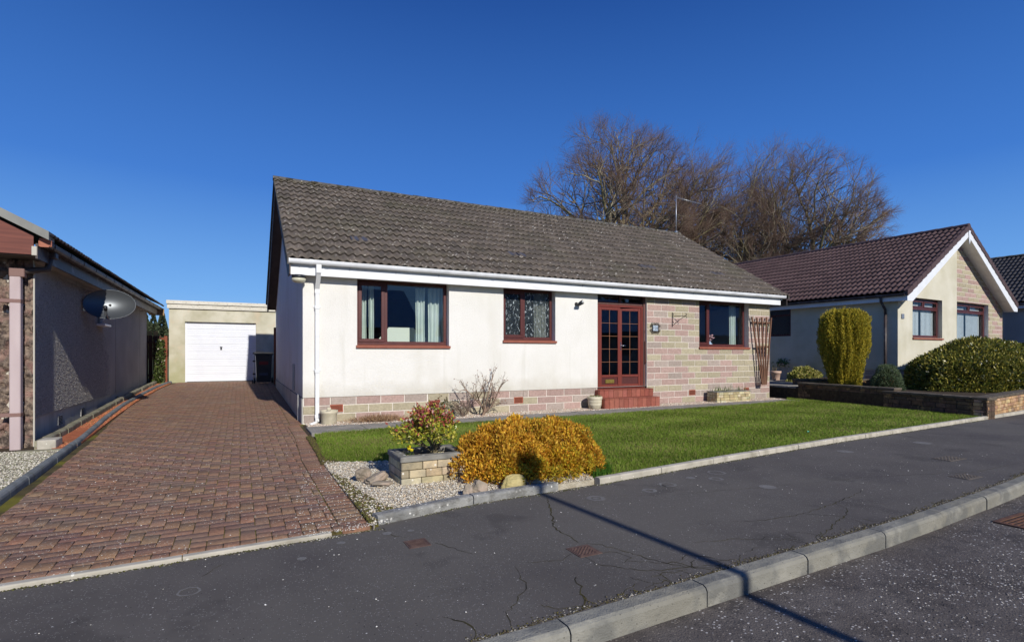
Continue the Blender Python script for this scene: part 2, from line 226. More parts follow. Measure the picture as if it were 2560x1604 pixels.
class MB:
    def __init__(s): s.v=[]; s.f=[]; s.c=[]; s.sm=set()
    def add(s,vs,fs,col=(1,1,1),smooth=False):
        n=len(s.v); s.v+= [tuple(v) for v in vs]
        if smooth: s.sm.update(range(len(s.f),len(s.f)+len(fs)))
        s.f+=[tuple(i+n for i in f) for f in fs]; s.c+=[col]*len(vs); return s
    def box(s,x0,x1,y0,y1,z0,z1,col=(1,1,1)):
        return s.add([(x0,y0,z0),(x1,y0,z0),(x1,y1,z0),(x0,y1,z0),(x0,y0,z1),(x1,y0,z1),(x1,y1,z1),(x0,y1,z1)],
              [(0,3,2,1),(4,5,6,7),(0,1,5,4),(1,2,6,5),(2,3,7,6),(3,0,4,7)],col)
    def cbox(s,x0,x1,y0,y1,z0,z1,b=.01,col=(1,1,1)):   # chamfered box
        b=min(b,(x1-x0)/2.2,(y1-y0)/2.2,(z1-z0)/2.2); vs=[];
        X=(x0,x1);Y=(y0,y1);Z=(z0,z1); idx={}
        for i in (0,1):
            for j in (0,1):
                for k in (0,1):
                    sx,sy,sz=(1-2*i),(1-2*j),(1-2*k)
                    for a,p in enumerate(((X[i],Y[j]+sy*b,Z[k]+sz*b),(X[i]+sx*b,Y[j],Z[k]+sz*b),(X[i]+sx*b,Y[j]+sy*b,Z[k]))):
                        idx[i,j,k,a]=len(vs); vs.append(p)
        f=[]
        for i in (0,1): f.append([idx[i,j,k,0] for j,k in ((0,0),(1,0),(1,1),(0,1))][::(1 if i else -1)])
        for j in (0,1): f.append([idx[i,j,k,1] for i,k in ((0,0),(1,0),(1,1),(0,1))][::(-1 if j else 1)])
        for k in (0,1): f.append([idx[i,j,k,2] for i,j in ((0,0),(1,0),(1,1),(0,1))][::(1 if k else -1)])
        for i in (0,1):
            for j in (0,1): f.append([idx[i,j,0,0],idx[i,j,1,0],idx[i,j,1,1],idx[i,j,0,1]])
        for i in (0,1):
            for k in (0,1): f.append([idx[i,0,k,0],idx[i,1,k,0],idx[i,1,k,2],idx[i,0,k,2]])
        for j in (0,1):
            for k in (0,1): f.append([idx[0,j,k,1],idx[1,j,k,1],idx[1,j,k,2],idx[0,j,k,2]])
        for i in (0,1):
            for j in (0,1):
                for k in (0,1): f.append([idx[i,j,k,0],idx[i,j,k,1],idx[i,j,k,2]])
        return s.add(vs,f,col)
    def tube(s,pts,rad,n=8,col=(1,1,1),cap=True,smooth=True):
        pts=[Vector(p) for p in pts]; rad=rad if isinstance(rad,(list,tuple)) else [rad]*len(pts)
        vs=[];fs=[]; prev=None
        for i,p in enumerate(pts):
            d=(pts[min(i+1,len(pts)-1)]-pts[max(i-1,0)]).normalized()
            if prev is None: a=d.orthogonal().normalized()
            else: a=(prev-d*prev.dot(d)); a=a.normalized() if a.length>1e-6 else d.orthogonal().normalized()
            prev=a; b=d.cross(a)
            for k in range(n):
                t=2*math.pi*k/n; vs.append(p+(a*math.cos(t)+b*math.sin(t))*rad[i])
        for i in range(len(pts)-1):
            for k in range(n): fs.append((i*n+k,i*n+(k+1)%n,(i+1)*n+(k+1)%n,(i+1)*n+k))
        if cap: fs.append(tuple(range(n))[::-1]); fs.append(tuple((len(pts)-1)*n+k for k in range(n)))
        return s.add(vs,fs,col,smooth)
    def lathe(s,c,prof,n=24,col=(1,1,1),smooth=True,cap=True):
        vs=[];fs=[]
        for r,z in prof:
            for k in range(n):
                t=2*math.pi*k/n; vs.append((c[0]+r*math.cos(t),c[1]+r*math.sin(t),c[2]+z))
        for i in range(len(prof)-1):
            for k in range(n): fs.append((i*n+k,i*n+(k+1)%n,(i+1)*n+(k+1)%n,(i+1)*n+k))
        if cap: fs.append(tuple(range(n))[::-1]); fs.append(tuple((len(prof)-1)*n+k for k in range(n)))
        return s.add(vs,fs,col,smooth)
    def prism(s,poly,a,b,ax,col=(1,1,1)):   # polygon of 2D points extruded along axis ax from a to b
        def P(u,v,w): return {'x':(w,u,v),'y':(u,w,v),'z':(u,v,w)}[ax]
        n=len(poly); vs=[P(u,v,a) for u,v in poly]+[P(u,v,b) for u,v in poly]
        fs=[tuple(range(n)),tuple(range(2*n-1,n-1,-1))]+[(i,i+n,(i+1)%n+n,(i+1)%n) for i in range(n)]
        return s.add(vs,fs,col)
    def build(s,name,m,parent=None,recalc=True):
        me=bpy.data.meshes.new(name); me.from_pydata(s.v,[],s.f)
        if s.sm: me.polygons.foreach_set('use_smooth',[i in s.sm for i in range(len(s.f))])
        if recalc:
            bm=bmesh.new(); bm.from_mesh(me); bmesh.ops.recalc_face_normals(bm,faces=bm.faces); bm.to_mesh(me); bm.free()
        a=me.color_attributes.new('Col','FLOAT_COLOR','POINT')
        c=np.ones((len(s.v),4),dtype=np.float32); c[:,:3]=np.array(s.c); a.data.foreach_set('color',c.ravel())
        me.materials.append(m); o=bpy.data.objects.new(name,me); COL.objects.link(o)
        if parent: o.parent=parent
        return o
def jit(c,a=.08):
    k=1+random.uniform(-a,a); return tuple(max(0,x*k*(1+random.uniform(-a,a)*.4)) for x in c)
def wallpanel(mb,u0,u1,z0,z1,holes,y,depth,ax='y',back=None,top=None):
    """vertical wall face with rectangular openings and reveals; u runs along x (ax=y) or y (ax=x)"""
    us=sorted({u0,u1,*[h[0] for h in holes],*[h[1] for h in holes]}); zs=sorted({z0,z1,*[h[2] for h in holes],*[h[3] for h in holes]})
    us=[u for u in us if u0<=u<=u1]; zs=[z for z in zs if z0<=z<=z1]
    def P(u,v,w): return (u,w,v) if ax=='y' else (w,u,v)
    for yy in ([y] if back is None else [y,y+back]):
        for i in range(len(us)-1):
            for j in range(len(zs)-1):
                cu,cz=(us[i]+us[i+1])/2,(zs[j]+zs[j+1])/2
                if any(h[0]<cu<h[1] and h[2]<cz<h[3] for h in holes): continue
                mb.add([P(us[i],zs[j],yy),P(us[i+1],zs[j],yy),P(us[i+1],zs[j+1],yy),P(us[i],zs[j+1],yy)],[(0,1,2,3)])
    for h in holes:
        a,b,c,d=max(h[0],u0),min(h[1],u1),max(h[2],z0),min(h[3],z1)
        for q in (((a,c),(a,d)),((b,c),(b,d)),((a,d),(b,d)),((a,c),(b,c))):
            (p0,q0),(p1,q1)=q
            mb.add([P(p0,q0,y),P(p1,q1,y),P(p1,q1,y+depth),P(p0,q0,y+depth)],[(0,1,2,3)])
PINK=(.42,.298,.268); BUFF=(.42,.375,.27); GREY=(.39,.325,.29)
def stonework(mb,u0,u1,z0,z1,holes,y,seed,ax='y',out=-1,course=.157,L=.465,clip=None,bond=0,z00=None):
    rs=random.Random(seed); zb=z0 if z00 is None else z00; row=0
    while zb<z1-.02:
        zt=zb+course
        off=(0,.5)[(row+bond)%2]*L+rs.uniform(-.02,.02); u=u0-off
        while u<u1:
            a,b=max(u,u0)+.0065,min(u+L,u1)-.0065; c,d=max(zb,z0)+.0065,min(zt,z1)-.0065
            base=rs.choice([PINK,PINK,BUFF,BUFF,GREY] if clip is None else [PINK,BUFF,PINK,BUFF]); k=rs.uniform(.88,1.1); base=tuple(x*k for x in base)
            rects=[(a,b,c,d)]
            for h in holes:
                nr=[]
                for (a1,b1,c1,d1) in rects:
                    if b1<=h[0] or a1>=h[1] or d1<=h[2] or c1>=h[3]: nr.append((a1,b1,c1,d1)); continue
                    if a1<h[0]: nr.append((a1,h[0],c1,d1))
                    if b1>h[1]: nr.append((h[1],b1,c1,d1))
                    m0,m1=max(a1,h[0]),min(b1,h[1])
                    if c1<h[2]: nr.append((m0,m1,c1,h[2]))
                    if d1>h[3]: nr.append((m0,m1,h[3],d1))
                rects=nr
            for (a1,b1,c1,d1) in rects:
                if b1-a1<.015 or d1-c1<.015: continue
                t=rs.uniform(.004,.012); e=.006; tq=[t+rs.uniform(-.003,.003) for _ in range(4)]
                def quad(uu,zz,w): return (uu,w,zz) if ax=='y' else (w,uu,zz)
                if clip and not clip(a1,b1,c1,d1):
                    # cut the block along the gable slope
                    n=6; cols=[a1+(b1-a1)*i/n for i in range(n+1)]
                    for i in range(n):
                        tt=d1
                        while tt>c1 and not clip(cols[i],cols[i+1],c1,tt): tt-=.02
                        if tt>c1+.01: mb.add([quad(cols[i],c1,y+out*t),quad(cols[i+1],c1,y+out*t),quad(cols[i+1],tt,y+out*t),quad(cols[i],tt,y+out*t)],[(0,1,2,3)],base)
                    continue
                vs=[quad(a1,c1,y),quad(b1,c1,y),quad(b1,d1,y),quad(a1,d1,y),quad(a1+e,c1+e,y+out*tq[0]),quad(b1-e,c1+e,y+out*tq[1]),quad(b1-e,d1-e,y+out*tq[2]),quad(a1+e,d1-e,y+out*tq[3])]
                mb.add(vs,[(4,5,6,7),(0,1,5,4),(1,2,6,5),(2,3,7,6),(3,0,4,7)],base)
            u+=L
        zb=zt; row+=1
def tiled_roof(name,o,along,up,Lal,Lup,m,parent,course=.335,pitch=.15,amp=.022,cols=((.11,.1,.09),),seed=1,lip=.028,per=6,prof=None,jz=.004,cap=None):
    """real overlapping courses of wavy tiles. o: lower left corner; along, up: unit vectors; normal = along x up"""
    rs=np.random.default_rng(seed); o=np.array(o);A=np.array(along);U=np.array(up);Nn=np.cross(A,U)
    n=int(round(Lal/pitch))*per; s=np.linspace(0,Lal,n+1); ph=(s/pitch)%1.0
    w=(prof or (lambda p: .5-.5*np.cos(2*np.pi*p)))(ph)*amp
    nc=int(math.ceil(Lup/course)); V=[];F=[];C=[]; base=0
    tile=(s/(pitch*2)).astype(int); nt=tile.max()+2
    for r in range(nc):
        u0=r*course; u1=min((r+1)*course+.02,Lup)
        tc=np.array(cols)[rs.integers(0,len(cols),nt)]*(1+rs.uniform(-.13,.13,(nt,1)))
        jt=rs.uniform(-jz,jz,nt)[tile]; ju=rs.uniform(-.006,.006,nt)[tile]; c=tc[tile]
        u1=min((r+1)*course+.07,Lup)
        for (uu,hh,kc) in ((u0+.06,w+.004,.5),(u0+.002,w+lip-.015+jt,.8),(u0,w+lip+jt,1),((u0+u1)/2,w+lip*.55+jt*.6,1),(u1,w+.001,1)):
            uv=uu+(ju if uu<u1-.01 else 0)
            P=o[None]+A[None]*s[:,None]+U[None]*(uv+np.zeros_like(s))[:,None]+Nn[None]*hh[:,None]
            V.append(P); C.append(c)
        m1=n+1
        for k in range(4):
            a=base+k*m1+np.arange(n); F.append(np.stack([a,a+1,a+1+m1,a+m1],1))
        base+=5*m1
    ob=np_mesh(name,np.concatenate(V),np.concatenate(F),m,parent,np.concatenate(C),smooth=False)
    return ob
def leaves(name,P,D,Ln,Wd,C,m,parent=None,fold=.15):
    n=len(P); D=D/np.maximum(np.linalg.norm(D,axis=1,keepdims=True),1e-6)
    r=rng.normal(size=(n,3)); S=np.cross(D,r); S/=np.maximum(np.linalg.norm(S,axis=1,keepdims=True),1e-6)
    Nn=np.cross(D,S); Ln=np.asarray(Ln).reshape(-1,1)*np.ones((n,1)); Wd=np.asarray(Wd).reshape(-1,1)*np.ones((n,1))
    mid=P+D*Ln*.5
    V=np.stack([P,mid+S*Wd*.5+Nn*Wd*fold,P+D*Ln,mid-S*Wd*.5+Nn*Wd*fold],1).reshape(-1,3)
    F=(np.arange(n)[:,None]*4+np.array([0,1,2,3])[None])
    return np_mesh(name,V,F,m,parent,np.repeat(C,4,axis=0))
def chips(name,P,size,C,m,parent=None,flat=.6):
    """little irregular stones: squashed jittered octahedra"""
    n=len(P); base=np.array([(1,0,0),(0,1,0),(-1,0,0),(0,-1,0),(0,0,1),(.2,.1,-.6)],float)
    V=base[None]*(1+rng.uniform(-.3,.3,(n,6,3))); th=rng.uniform(0,2*np.pi,n); c,s=np.cos(th),np.sin(th)
    X=V[:,:,0]*c[:,None]-V[:,:,1]*s[:,None]; Y=V[:,:,0]*s[:,None]+V[:,:,1]*c[:,None]; Z=V[:,:,2]*flat
    tl=rng.uniform(-.5,.5,(n,1)); Z=Z+X*tl*.5
    sz=np.asarray(size).reshape(-1,1)*np.ones((n,1))
    V=np.stack([X*sz+P[:,0:1],Y*sz*rng.uniform(.6,1,(n,1))+P[:,1:2],Z*sz+P[:,2:3]],2).reshape(-1,3)
    f=np.array([(0,1,4),(1,2,4),(2,3,4),(3,0,4),(1,0,5),(2,1,5),(3,2,5),(0,3,5)])
    F=(np.arange(n)[:,None,None]*6+f[None]).reshape(-1,3)
    return np_mesh(name,V,F,m,parent,np.repeat(C,6,axis=0))
def inpoly(x,y,poly):
    ins=np.zeros(len(x),bool); n=len(poly)
    for i in range(n):
        x1,y1=poly[i]; x2,y2=poly[(i+1)%n]
        c=((y1>y)!=(y2>y))&(x<(x2-x1)*(y-y1)/((y2-y1) if y2!=y1 else 1e-9)+x1); ins^=c
    return ins
def scatter(poly,n,dens=None):
    xs=[p[0] for p in poly]; ys=[p[1] for p in poly]; out=[]; tot=0
    while tot<n:
        x=rng.uniform(min(xs),max(xs),n*2); y=rng.uniform(min(ys),max(ys),n*2); k=inpoly(x,y,poly)
        if dens is not None: k&=rng.random(len(x))<dens(x,y)
        out.append(np.stack([x[k],y[k]],1)); tot+=k.sum()
    return np.concatenate(out)[:n]
def sheet(name,poly,z,m,thick=.06,kind='structure',parent=None,zf=None):
    bm=bmesh.new(); vs=[bm.verts.new((x,y,z if zf is None else z+zf(x,y))) for x,y in poly]; f=bm.faces.new(vs)
    bmesh.ops.triangulate(bm,faces=[f]); r=bmesh.ops.extrude_face_region(bm,geom=list(bm.faces))
    for v in [g for g in r['geom'] if isinstance(g,bmesh.types.BMVert)]: v.co.z-=thick
    bmesh.ops.recalc_face_normals(bm,faces=bm.faces); me=bpy.data.meshes.new(name); bm.to_mesh(me); bm.free()
    me.materials.append(m); o=bpy.data.objects.new(name,me); COL.objects.link(o)
    if parent: o.parent=parent
    if kind: o['kind']=kind
    return o
def lerp_poly(pts,x):
    for (a,b),(c,d) in zip(pts,pts[1:]):
        if x<=c: return b+(d-b)*(x-a)/(c-a)
    return pts[-1][1]
def resample(pts,step,start=0.0):
    out=[]; d=start; acc=0
    for (a,b) in zip(pts,pts[1:]):
        a,b=Vector(a),Vector(b); L=(b-a).length
        while d<=acc+L: out.append(a+(b-a)*((d-acc)/L)); d+=step
        acc+=L
    return out
def blocks_along(mb,pts,step,width,z0,z1,gap=.008,ch=.02,start=0,round_top=False,zf=None,wob=0.004):
    P=resample([(*p,0) for p in pts],step,start)
    for a,b in zip(P,P[1:]):
        t=(b-a).normalized(); nrm=Vector((-t.y,t.x,0)); a2=a+t*gap/2; b2=b-t*gap/2; j=random.uniform(-wob,wob)
        dz=zf((a.x+b.x)/2,(a.y+b.y)/2) if zf else 0; da=zf(a.x,a.y) if zf else 0; db=zf(b.x,b.y) if zf else 0
        prof=[(0,z0),(0,z1-ch),(ch*.35,z1-ch*.35),(ch,z1),(width-ch*.5,z1),(width,z1-ch*.5),(width,z0)]
        if round_top: prof=[(0,z0)]+[(width/2-width/2*math.cos(q*math.pi/6),z1-width*.45+width*.45*math.sin(q*math.pi/6)) for q in range(7)]+[(width,z0)]
        n=len(prof); e=min(.006,ch)
        vs=[];
        for (pt,dd,sgn) in ((a2,da,1),(b2,db,-1)):
            for (w,z) in prof: vs.append(pt+nrm*(w+j)+Vector((0,0,z+dd)))
        fs=[tuple(range(n)),tuple(range(2*n-1,n-1,-1))]+[(i,(i+1)%n,(i+1)%n+n,i+n) for i in range(n)]
        mb.add(vs,fs)
# ------------------------------------------------------------------ branching plants
def tubes_np(P,Rad,k):
    """P: (B,S,3) polylines, Rad: (B,S); returns verts, quads"""
    B,S,_=P.shape; D=np.empty_like(P); D[:,1:-1]=P[:,2:]-P[:,:-2]; D[:,0]=P[:,1]-P[:,0]; D[:,-1]=P[:,-1]-P[:,-2]
    D/=np.maximum(np.linalg.norm(D,axis=2,keepdims=True),1e-9)
    ref=np.zeros((B,1,3)); ref[...,0]=.31; ref[...,1]=.9; ref[...,2]=.2
    A=np.cross(D,ref); A/=np.maximum(np.linalg.norm(A,axis=2,keepdims=True),1e-9); Bn=np.cross(D,A)
    th=np.arange(k)*2*np.pi/k
    V=P[:,:,None]+(A[:,:,None]*np.cos(th)[None,None,:,None]+Bn[:,:,None]*np.sin(th)[None,None,:,None])*Rad[:,:,None,None]
    i=np.arange(B)[:,None,None]*S*k; s=np.arange(S-1)[None,:,None]*k; q=np.arange(k)[None,None,:]
    F=np.stack([i+s+q,i+s+(q+1)%k,i+s+k+(q+1)%k,i+s+k+q],-1).reshape(-1,4)
    return V.reshape(-1,3),F
def grow(seed,base,trunk_dir,spec,wind=(0,0,0),gravity=0.0,ell=None):
    """spec: list of levels dict(n children per parent, len, r0, r1, seg, wig, tilt(lo,hi), t(lo,hi)); returns per level (P,R) arrays"""
    rs=np.random.default_rng(seed); wind=np.array(wind,float); levels=[]
    st=np.array([base],float); dr=np.array([trunk_dir],float); dr/=np.linalg.norm(dr); rad=None
    par=None
    for li,sp in enumerate(spec):
        if li>0:
            P,Rr=par; B,S,_=P.shape; n=sp['n']; pi=np.repeat(np.arange(B),n); t=rs.uniform(sp['t'][0],sp['t'][1],B*n)
            # stratify along parent
            t=sp['t'][0]+(sp['t'][1]-sp['t'][0])*((np.tile(np.arange(n),B)+rs.random(B*n))/n)
            x=t*(S-1); i0=np.minimum(x.astype(int),S-2); f=(x-i0)[:,None]
            st=P[pi,i0]*(1-f)+P[pi,i0+1]*f; pd=P[pi,i0+1]-P[pi,i0]; pd/=np.linalg.norm(pd,axis=1,keepdims=True)
            pr=Rr[pi,i0]*(1-f[:,0])+Rr[pi,i0+1]*f[:,0]
            rv=rs.normal(size=pd.shape); sd=np.cross(pd,rv); sd/=np.linalg.norm(sd,axis=1,keepdims=True)
            tl=np.radians(rs.uniform(sp['tilt'][0],sp['tilt'][1],len(pd)))[:,None]
            dr=pd*np.cos(tl)+sd*np.sin(tl); dr=dr+wind*sp.get('wind',0)+np.array([0,0,sp.get('up',0)]); dr/=np.linalg.norm(dr,axis=1,keepdims=True)
            r0=np.minimum(sp['r0'],pr*.8)*rs.uniform(.75,1.15,len(pd)); ln=sp['len']*rs.uniform(.6,1.25,len(pd))*(1-.35*t)
        else: r0=np.array([sp['r0']]); ln=np.array([sp['len']])
        if ell is not None and li>0 and sp.get('fit'):
            ec,er=ell; q=(st-ec)/er; dd=dr/er; a_=(dd**2).sum(1); b_=2*(q*dd).sum(1); c_=(q**2).sum(1)-1; disc=np.maximum(b_*b_-4*a_*c_,0)
            ts=np.where(c_<0,(-b_+np.sqrt(disc))/(2*a_),.0); ts=np.maximum(ts,.4)
            ln=np.minimum(ts*rs.uniform(.86,1.02,len(ts)),sp['len']*1.5) if sp['fit']=='full' else np.minimum(ln,np.maximum(ts*1.03,.12*ln))
        S=sp['seg']+1; B=len(st); P=np.zeros((B,S,3)); P[:,0]=st; d=dr.copy()
        for k in range(1,S):
            d=d+rs.normal(size=d.shape)*sp['wig']+wind*sp.get('wind',0)*.35+np.array([0,0,sp.get('up',0)*.5+gravity])
            d/=np.linalg.norm(d,axis=1,keepdims=True); P[:,k]=P[:,k-1]+d*(ln/(S-1))[:,None]
        R_=r0[:,None]*np.linspace(1,sp['r1'],S)[None]; levels.append((P,R_)); par=(P,R_)
    return levels
def branch_mesh(name,levels,idx,sides,colf,parent):
    Vs=[];Fs=[];Cs=[];b=0
    for i,k in zip(idx,sides):
        P,R_=levels[i]; V,F=tubes_np(P,R_,k); Vs.append(V);Fs.append(F+b);b+=len(V)
        c=colf(i,len(P)); Cs.append(np.repeat(c,P.shape[1]*k,axis=0))
    return np_mesh(name,np.concatenate(Vs),np.concatenate(Fs),M['bark'],parent,np.concatenate(Cs),smooth=True)
def fib(n):
    i=np.arange(n)+.5; ph=np.arccos(1-2*i/n); th=np.pi*(1+5**.5)*i
    return np.stack([np.cos(th)*np.sin(ph),np.sin(th)*np.sin(ph),np.cos(ph)],1)
# ================================================================== SETTING
def gz(x,y): return 0.03*max(0.0,y-10)
EDGE=[(.93,4.06),(1.08,4.13),(1.88,4.27),(2.57,4.30),(3.28,4.34),(5.14,4.55),(7.89,4.80),(10.82,4.98),(15.2,5.26),(20,5.8),(26,6.8),(40,10)]
KERB=[(-14,1.6),(-6,1.95),(1.13,2.10),(2.48,2.15),(3.36,2.18),(4.31,2.21),(5.38,2.28),(7.0,2.42),(12,2.95),(20,4.0),(30,5.9),(44,9.4)]
DFRONT=[(-8.5,3.45),(-3.0,3.78),(-1.17,3.88),(.90,3.98)]
DL=[(-1.62,3.86),(-1.74,5.0),(-1.80,6.0),(-1.87,7.11),(-2.0,9.3),(-2.16,12.0),(-2.24,14.2),(-2.22,16.5),(-2.18,18.6),(-2.08,20.0),(-1.95,20.85)]
def bigplane():
    s=900; o=np_mesh('ground',[(-s,-s,-.24),(s,-s,-.24),(s,s,-.24),(-s,s,-.24)],[(0,1,2,3)],M['ground']); o['kind']='structure'
bigplane()
road=sheet('road',[(-60,-6.2),(60,-3.5)]+[(x,y+.05) for x,y in reversed(KERB)]+[(-60,1.0)],-.15,M['road'],.05)
sheet('far_pavement',[(-60,-8.2),(60,-5.6),(60,-3.45),(-60,-6.15)],-.03,M['pavement'],.18)
pave=sheet('pavement',[(x,y+.11) for x,y in KERB]+[(x,y+.02) for x,y in reversed(EDGE)]+[(x,y+.02) for x,y in reversed(DFRONT)]+[(-14,3.0)],-.04,M['pavement'],.15)
mb=MB(); blocks_along(mb,KERB,.93,.125,-.19,-.035,gap=.010,ch=.028,start=.52+.0,wob=.003); ko=mb.build('kerb',M['kerb']); ko['kind']='structure'
mb=MB(); blocks_along(mb,[(x,y) for x,y in EDGE if x<3.4],.9,.10,-.1,.035,gap=.008,ch=.02,wob=.004); o=mb.build('edging_kerb',M['edging']); o['kind']='structure'
mb=MB(); blocks_along(mb,[(3.20,4.335)]+[(x,y) for x,y in EDGE if x>3.2],.91,.075,-.1,.022,gap=.008,ch=.014,wob=.003); o=mb.build('lawn_edging',M['edging_pale']); o['kind']='structure'
mb=MB(); blocks_along(mb,DFRONT,.91,.055,-.1,-.014,gap=.006,ch=.008,wob=.002); o=mb.build('drive_edging',M['edging_pale']); o['kind']='structure'
mb=MB(); blocks_along(mb,DL,.6,.085,-.15,.065,gap=.004,ch=.03,round_top=True,zf=gz,wob=.004); o=mb.build('drive_kerb',M['edging_blue']); o['kind']='structure'
n=60000; P=np.stack([rng.uniform(.6,13,n)**1.0,rng.uniform(-.6,3.2,n)],1); kd=np.array([lerp_poly(KERB,x) for x in P[:,0]])-P[:,1]
ms=np.sin(P[:,0]*2.3+P[:,1]*3.1)+np.sin(P[:,0]*5.7-P[:,1]*2.9)*.6+rng.normal(size=n)*.9
P=P[(kd>.03)&(rng.random(n)<np.clip((kd-.22)*2.2+.06,.04,1))&(ms>.1)]; n=len(P); q=rng.random(n)
C_=np.where((q<.30)[:,None],np.array([.42,.40,.37]),np.where((q<.55)[:,None],np.array([.20,.18,.16]),np.array([.075,.068,.064])))*(1+rng.normal(size=(n,1))*.18)
o=chips('worn_aggregate',np.hstack([P,np.full((n,1),-.1505)]),rng.uniform(.005,.011,n),np.clip(C_,0,1),M['gravel'],flat=.45); tag(o,'pale worn stone aggregate showing in the road surface','road aggregate',kind='stuff')
# --- block paved drive: every paver modelled, 90 degree herringbone with border courses
DR=.84
def drive_left(y): 
    pts=[(b,a) for a,b in DL]; return lerp_poly(pts,y)
def drive_right(y): return .86 if y<6.8 else (.86+(y-6.8)*.045 if y<8.8 else (.95 if y<10.2 else 1.0))
def drive_front(x): return lerp_poly(DFRONT,x)+.055
sheet('driveway_bed',[(-1.8,3.90),(.93,4.03),(.93,9),(1.06,10.2)]+[(1.06,10.3),(1.06,21.3),(-2.2,21.3),(-2.25,14),(-2.05,10.3),(-1.85,7)],-.021,M['joint'],.1,zf=gz)
V=[];F=[];C=[]
def paver(x0,x1,y0,y1,hz):
    g=.0028; x0+=g;x1-=g;y0+=g;y1-=g
    if x1-x0<.012 or y1-y0<.012: return
    z=gz(0,(y0+y1)/2)-.012+random.uniform(-.0015,.0015); sl=.03 if y0>10 else 0; tx=random.uniform(-.006,.006); ty=random.uniform(-.006,.006)
    e=.003; n=len(V); cx,cy=(x0+x1)/2,(y0+y1)/2
    def zz(x,y): return z+(x-cx)*tx+(y-cy)*(sl+ty)
    for (a,b,c,d,dz) in ((x0,x1,y0,y1,-.03),(x0,x1,y0,y1,-.003),(x0+e,x1-e,y0+e,y1-e,0)):
        for (x,y) in ((a,c),(b,c),(b,d),(a,d)): V.append((x,y,zz(x,y)+dz))
    F.extend([(n+8,n+9,n+10,n+11)]+[(n+k,n+(k+1)%4,n+4+(k+1)%4,n+4+k) for k in range(4)]+[(n+4+k,n+4+(k+1)%4,n+8+(k+1)%4,n+8+k) for k in range(4)])
    base=random.choice([(.275,.160,.098),(.285,.170,.10),(.245,.140,.088),(.272,.146,.09)]) if not hz else random.choice([(.215,.125,.090),(.225,.13,.09),(.195,.115,.088),(.25,.14,.09)])
    C.extend([jit(base,.11)]*12)
X0,Y0=-3.0,3.7
for j in range(0,176):
    for i in range(0,42):
        k=(i+j)%4; x=X0+i*.1; y=Y0+j*.1
        if k==0: r=(x,x+.2,y,y+.1,1)
        elif k==2: r=(x,x+.1,y,y+.2,0)
        else: continue
        ym=(r[2]+r[3])/2; xm=(r[0]+r[1])/2
        lft=drive_left(ym)+.09; rgt=drive_right(ym)-.205; frt=drive_front(xm)+.10; 
        a,b,c,d=max(r[0],lft),min(r[1],rgt),max(r[2],frt),min(r[3],20.895)
        if b-a>.015 and d-c>.015: paver(a,b,c,d,r[4])
y=3.98
while y<20.79: paver(drive_right(y)-.2,drive_right(y),y,y+.1,0 if random.random()<.7 else 1); y+=.1
x=-2.6
while x<.84:
    f=drive_front(x+.05)
    if x>drive_left(4)-1.2: paver(x,x+.1,f-.0,f+.098,0)
    x+=.1
dv=np_mesh('driveway',V,F,M['paver'],None,np.array(C)); dv['kind']='structure'
# --- lawn, path, beds
BED=[(.88,3.98),(.95,4.13),(1.3,4.22),(1.88,4.36),(2.57,4.40),(3.2,4.42),(3.27,4.62),(3.12,4.95),(3.05,5.5),(2.6,6.05),(1.9,6.22),(1.35,6.33),(1.02,6.48),(.86,6.62),(.86,5.0)]
LAWN=[(.90,6.7),(1.02,6.48),(1.35,6.33),(1.9,6.22),(2.6,6.05),(3.05,5.5),(3.12,4.95),(3.27,4.62),(3.22,4.44),(5.14,4.64),(7.89,4.89),(10.82,5.07),(13.2,5.18),(13.62,7.2),(14.12,9.75),(14.1,10.1),(13.3,9.5),(12.5,9.3),(9.0,9.12),(3.0,9.08),(1.3,8.98),(1.04,8.78),(.97,7.9)]
sheet('lawn_soil',LAWN,-.002,M['lawnbase'],.15)
sheet('gravel_bed',BED,-.005,M['gravelbase'],.15)
sheet('garden_strip',[(.9,9.0),(1.3,8.9),(3,9.0),(9,9.04),(12.5,9.2),(14.5,9.9),(14.6,19),(13.62,19),(13.62,10.32),(1.0,10.32),(1.0,10.2),(.96,9.4)],-.015,M['soil'],.12)
# path slabs
mb=MB(); x=1.0; k=0
while x<13.4:
    w=.9 if k%2==0 else .6; w=min(w,13.5-x); yy=9.04+max(0,(x-8)*.045); 
    if k==0: yy=8.92
    mb.cbox(x+.006,x+w-.006,yy,9.72,-.05,.012+random.uniform(-.003,.003),.006); x+=w; k+=1
o=mb.build('path',M['slab']); o['kind']='structure'
# grass: individual blades
def dens(x,y):
    d=np.hypot(x,y); return np.clip(7.5/d,0,1)**1.1
P=scatter([(a,b) for a,b in LAWN],210000,dens)
nz=.5+.5*np.sin(P[:,0]*2.1+np.sin(P[:,1]*1.7)*1.3)*np.cos(P[:,1]*2.7+P[:,0]*.6)
n=len(P); th=rng.uniform(0,2*np.pi,n); dist=np.hypot(P[:,0],P[:,1]); w=.0035*np.clip(dist/5,1,2.4); h=rng.uniform(.016,.036,n)*(1+.25*nz)
edge=(P[:,0]-3.25)**2+(P[:,1]-4.85)**2<.16; h=np.where(edge,h*2.6,h)
ln=rng.normal(size=(n,2))*.015
B0=np.stack([P[:,0]-np.cos(th)*w,P[:,1]-np.sin(th)*w,np.full(n,-.002)],1); B1=np.stack([P[:,0]+np.cos(th)*w,P[:,1]+np.sin(th)*w,np.full(n,-.002)],1)
T=np.stack([P[:,0]+ln[:,0],P[:,1]+ln[:,1],h],1)
q=rng.random(n)[:,None]; patchy=(np.sin(P[:,0]*3.3+P[:,1]*1.9)+np.sin(P[:,0]*1.1-P[:,1]*4.1)+rng.normal(size=n)*.8)[:,None]
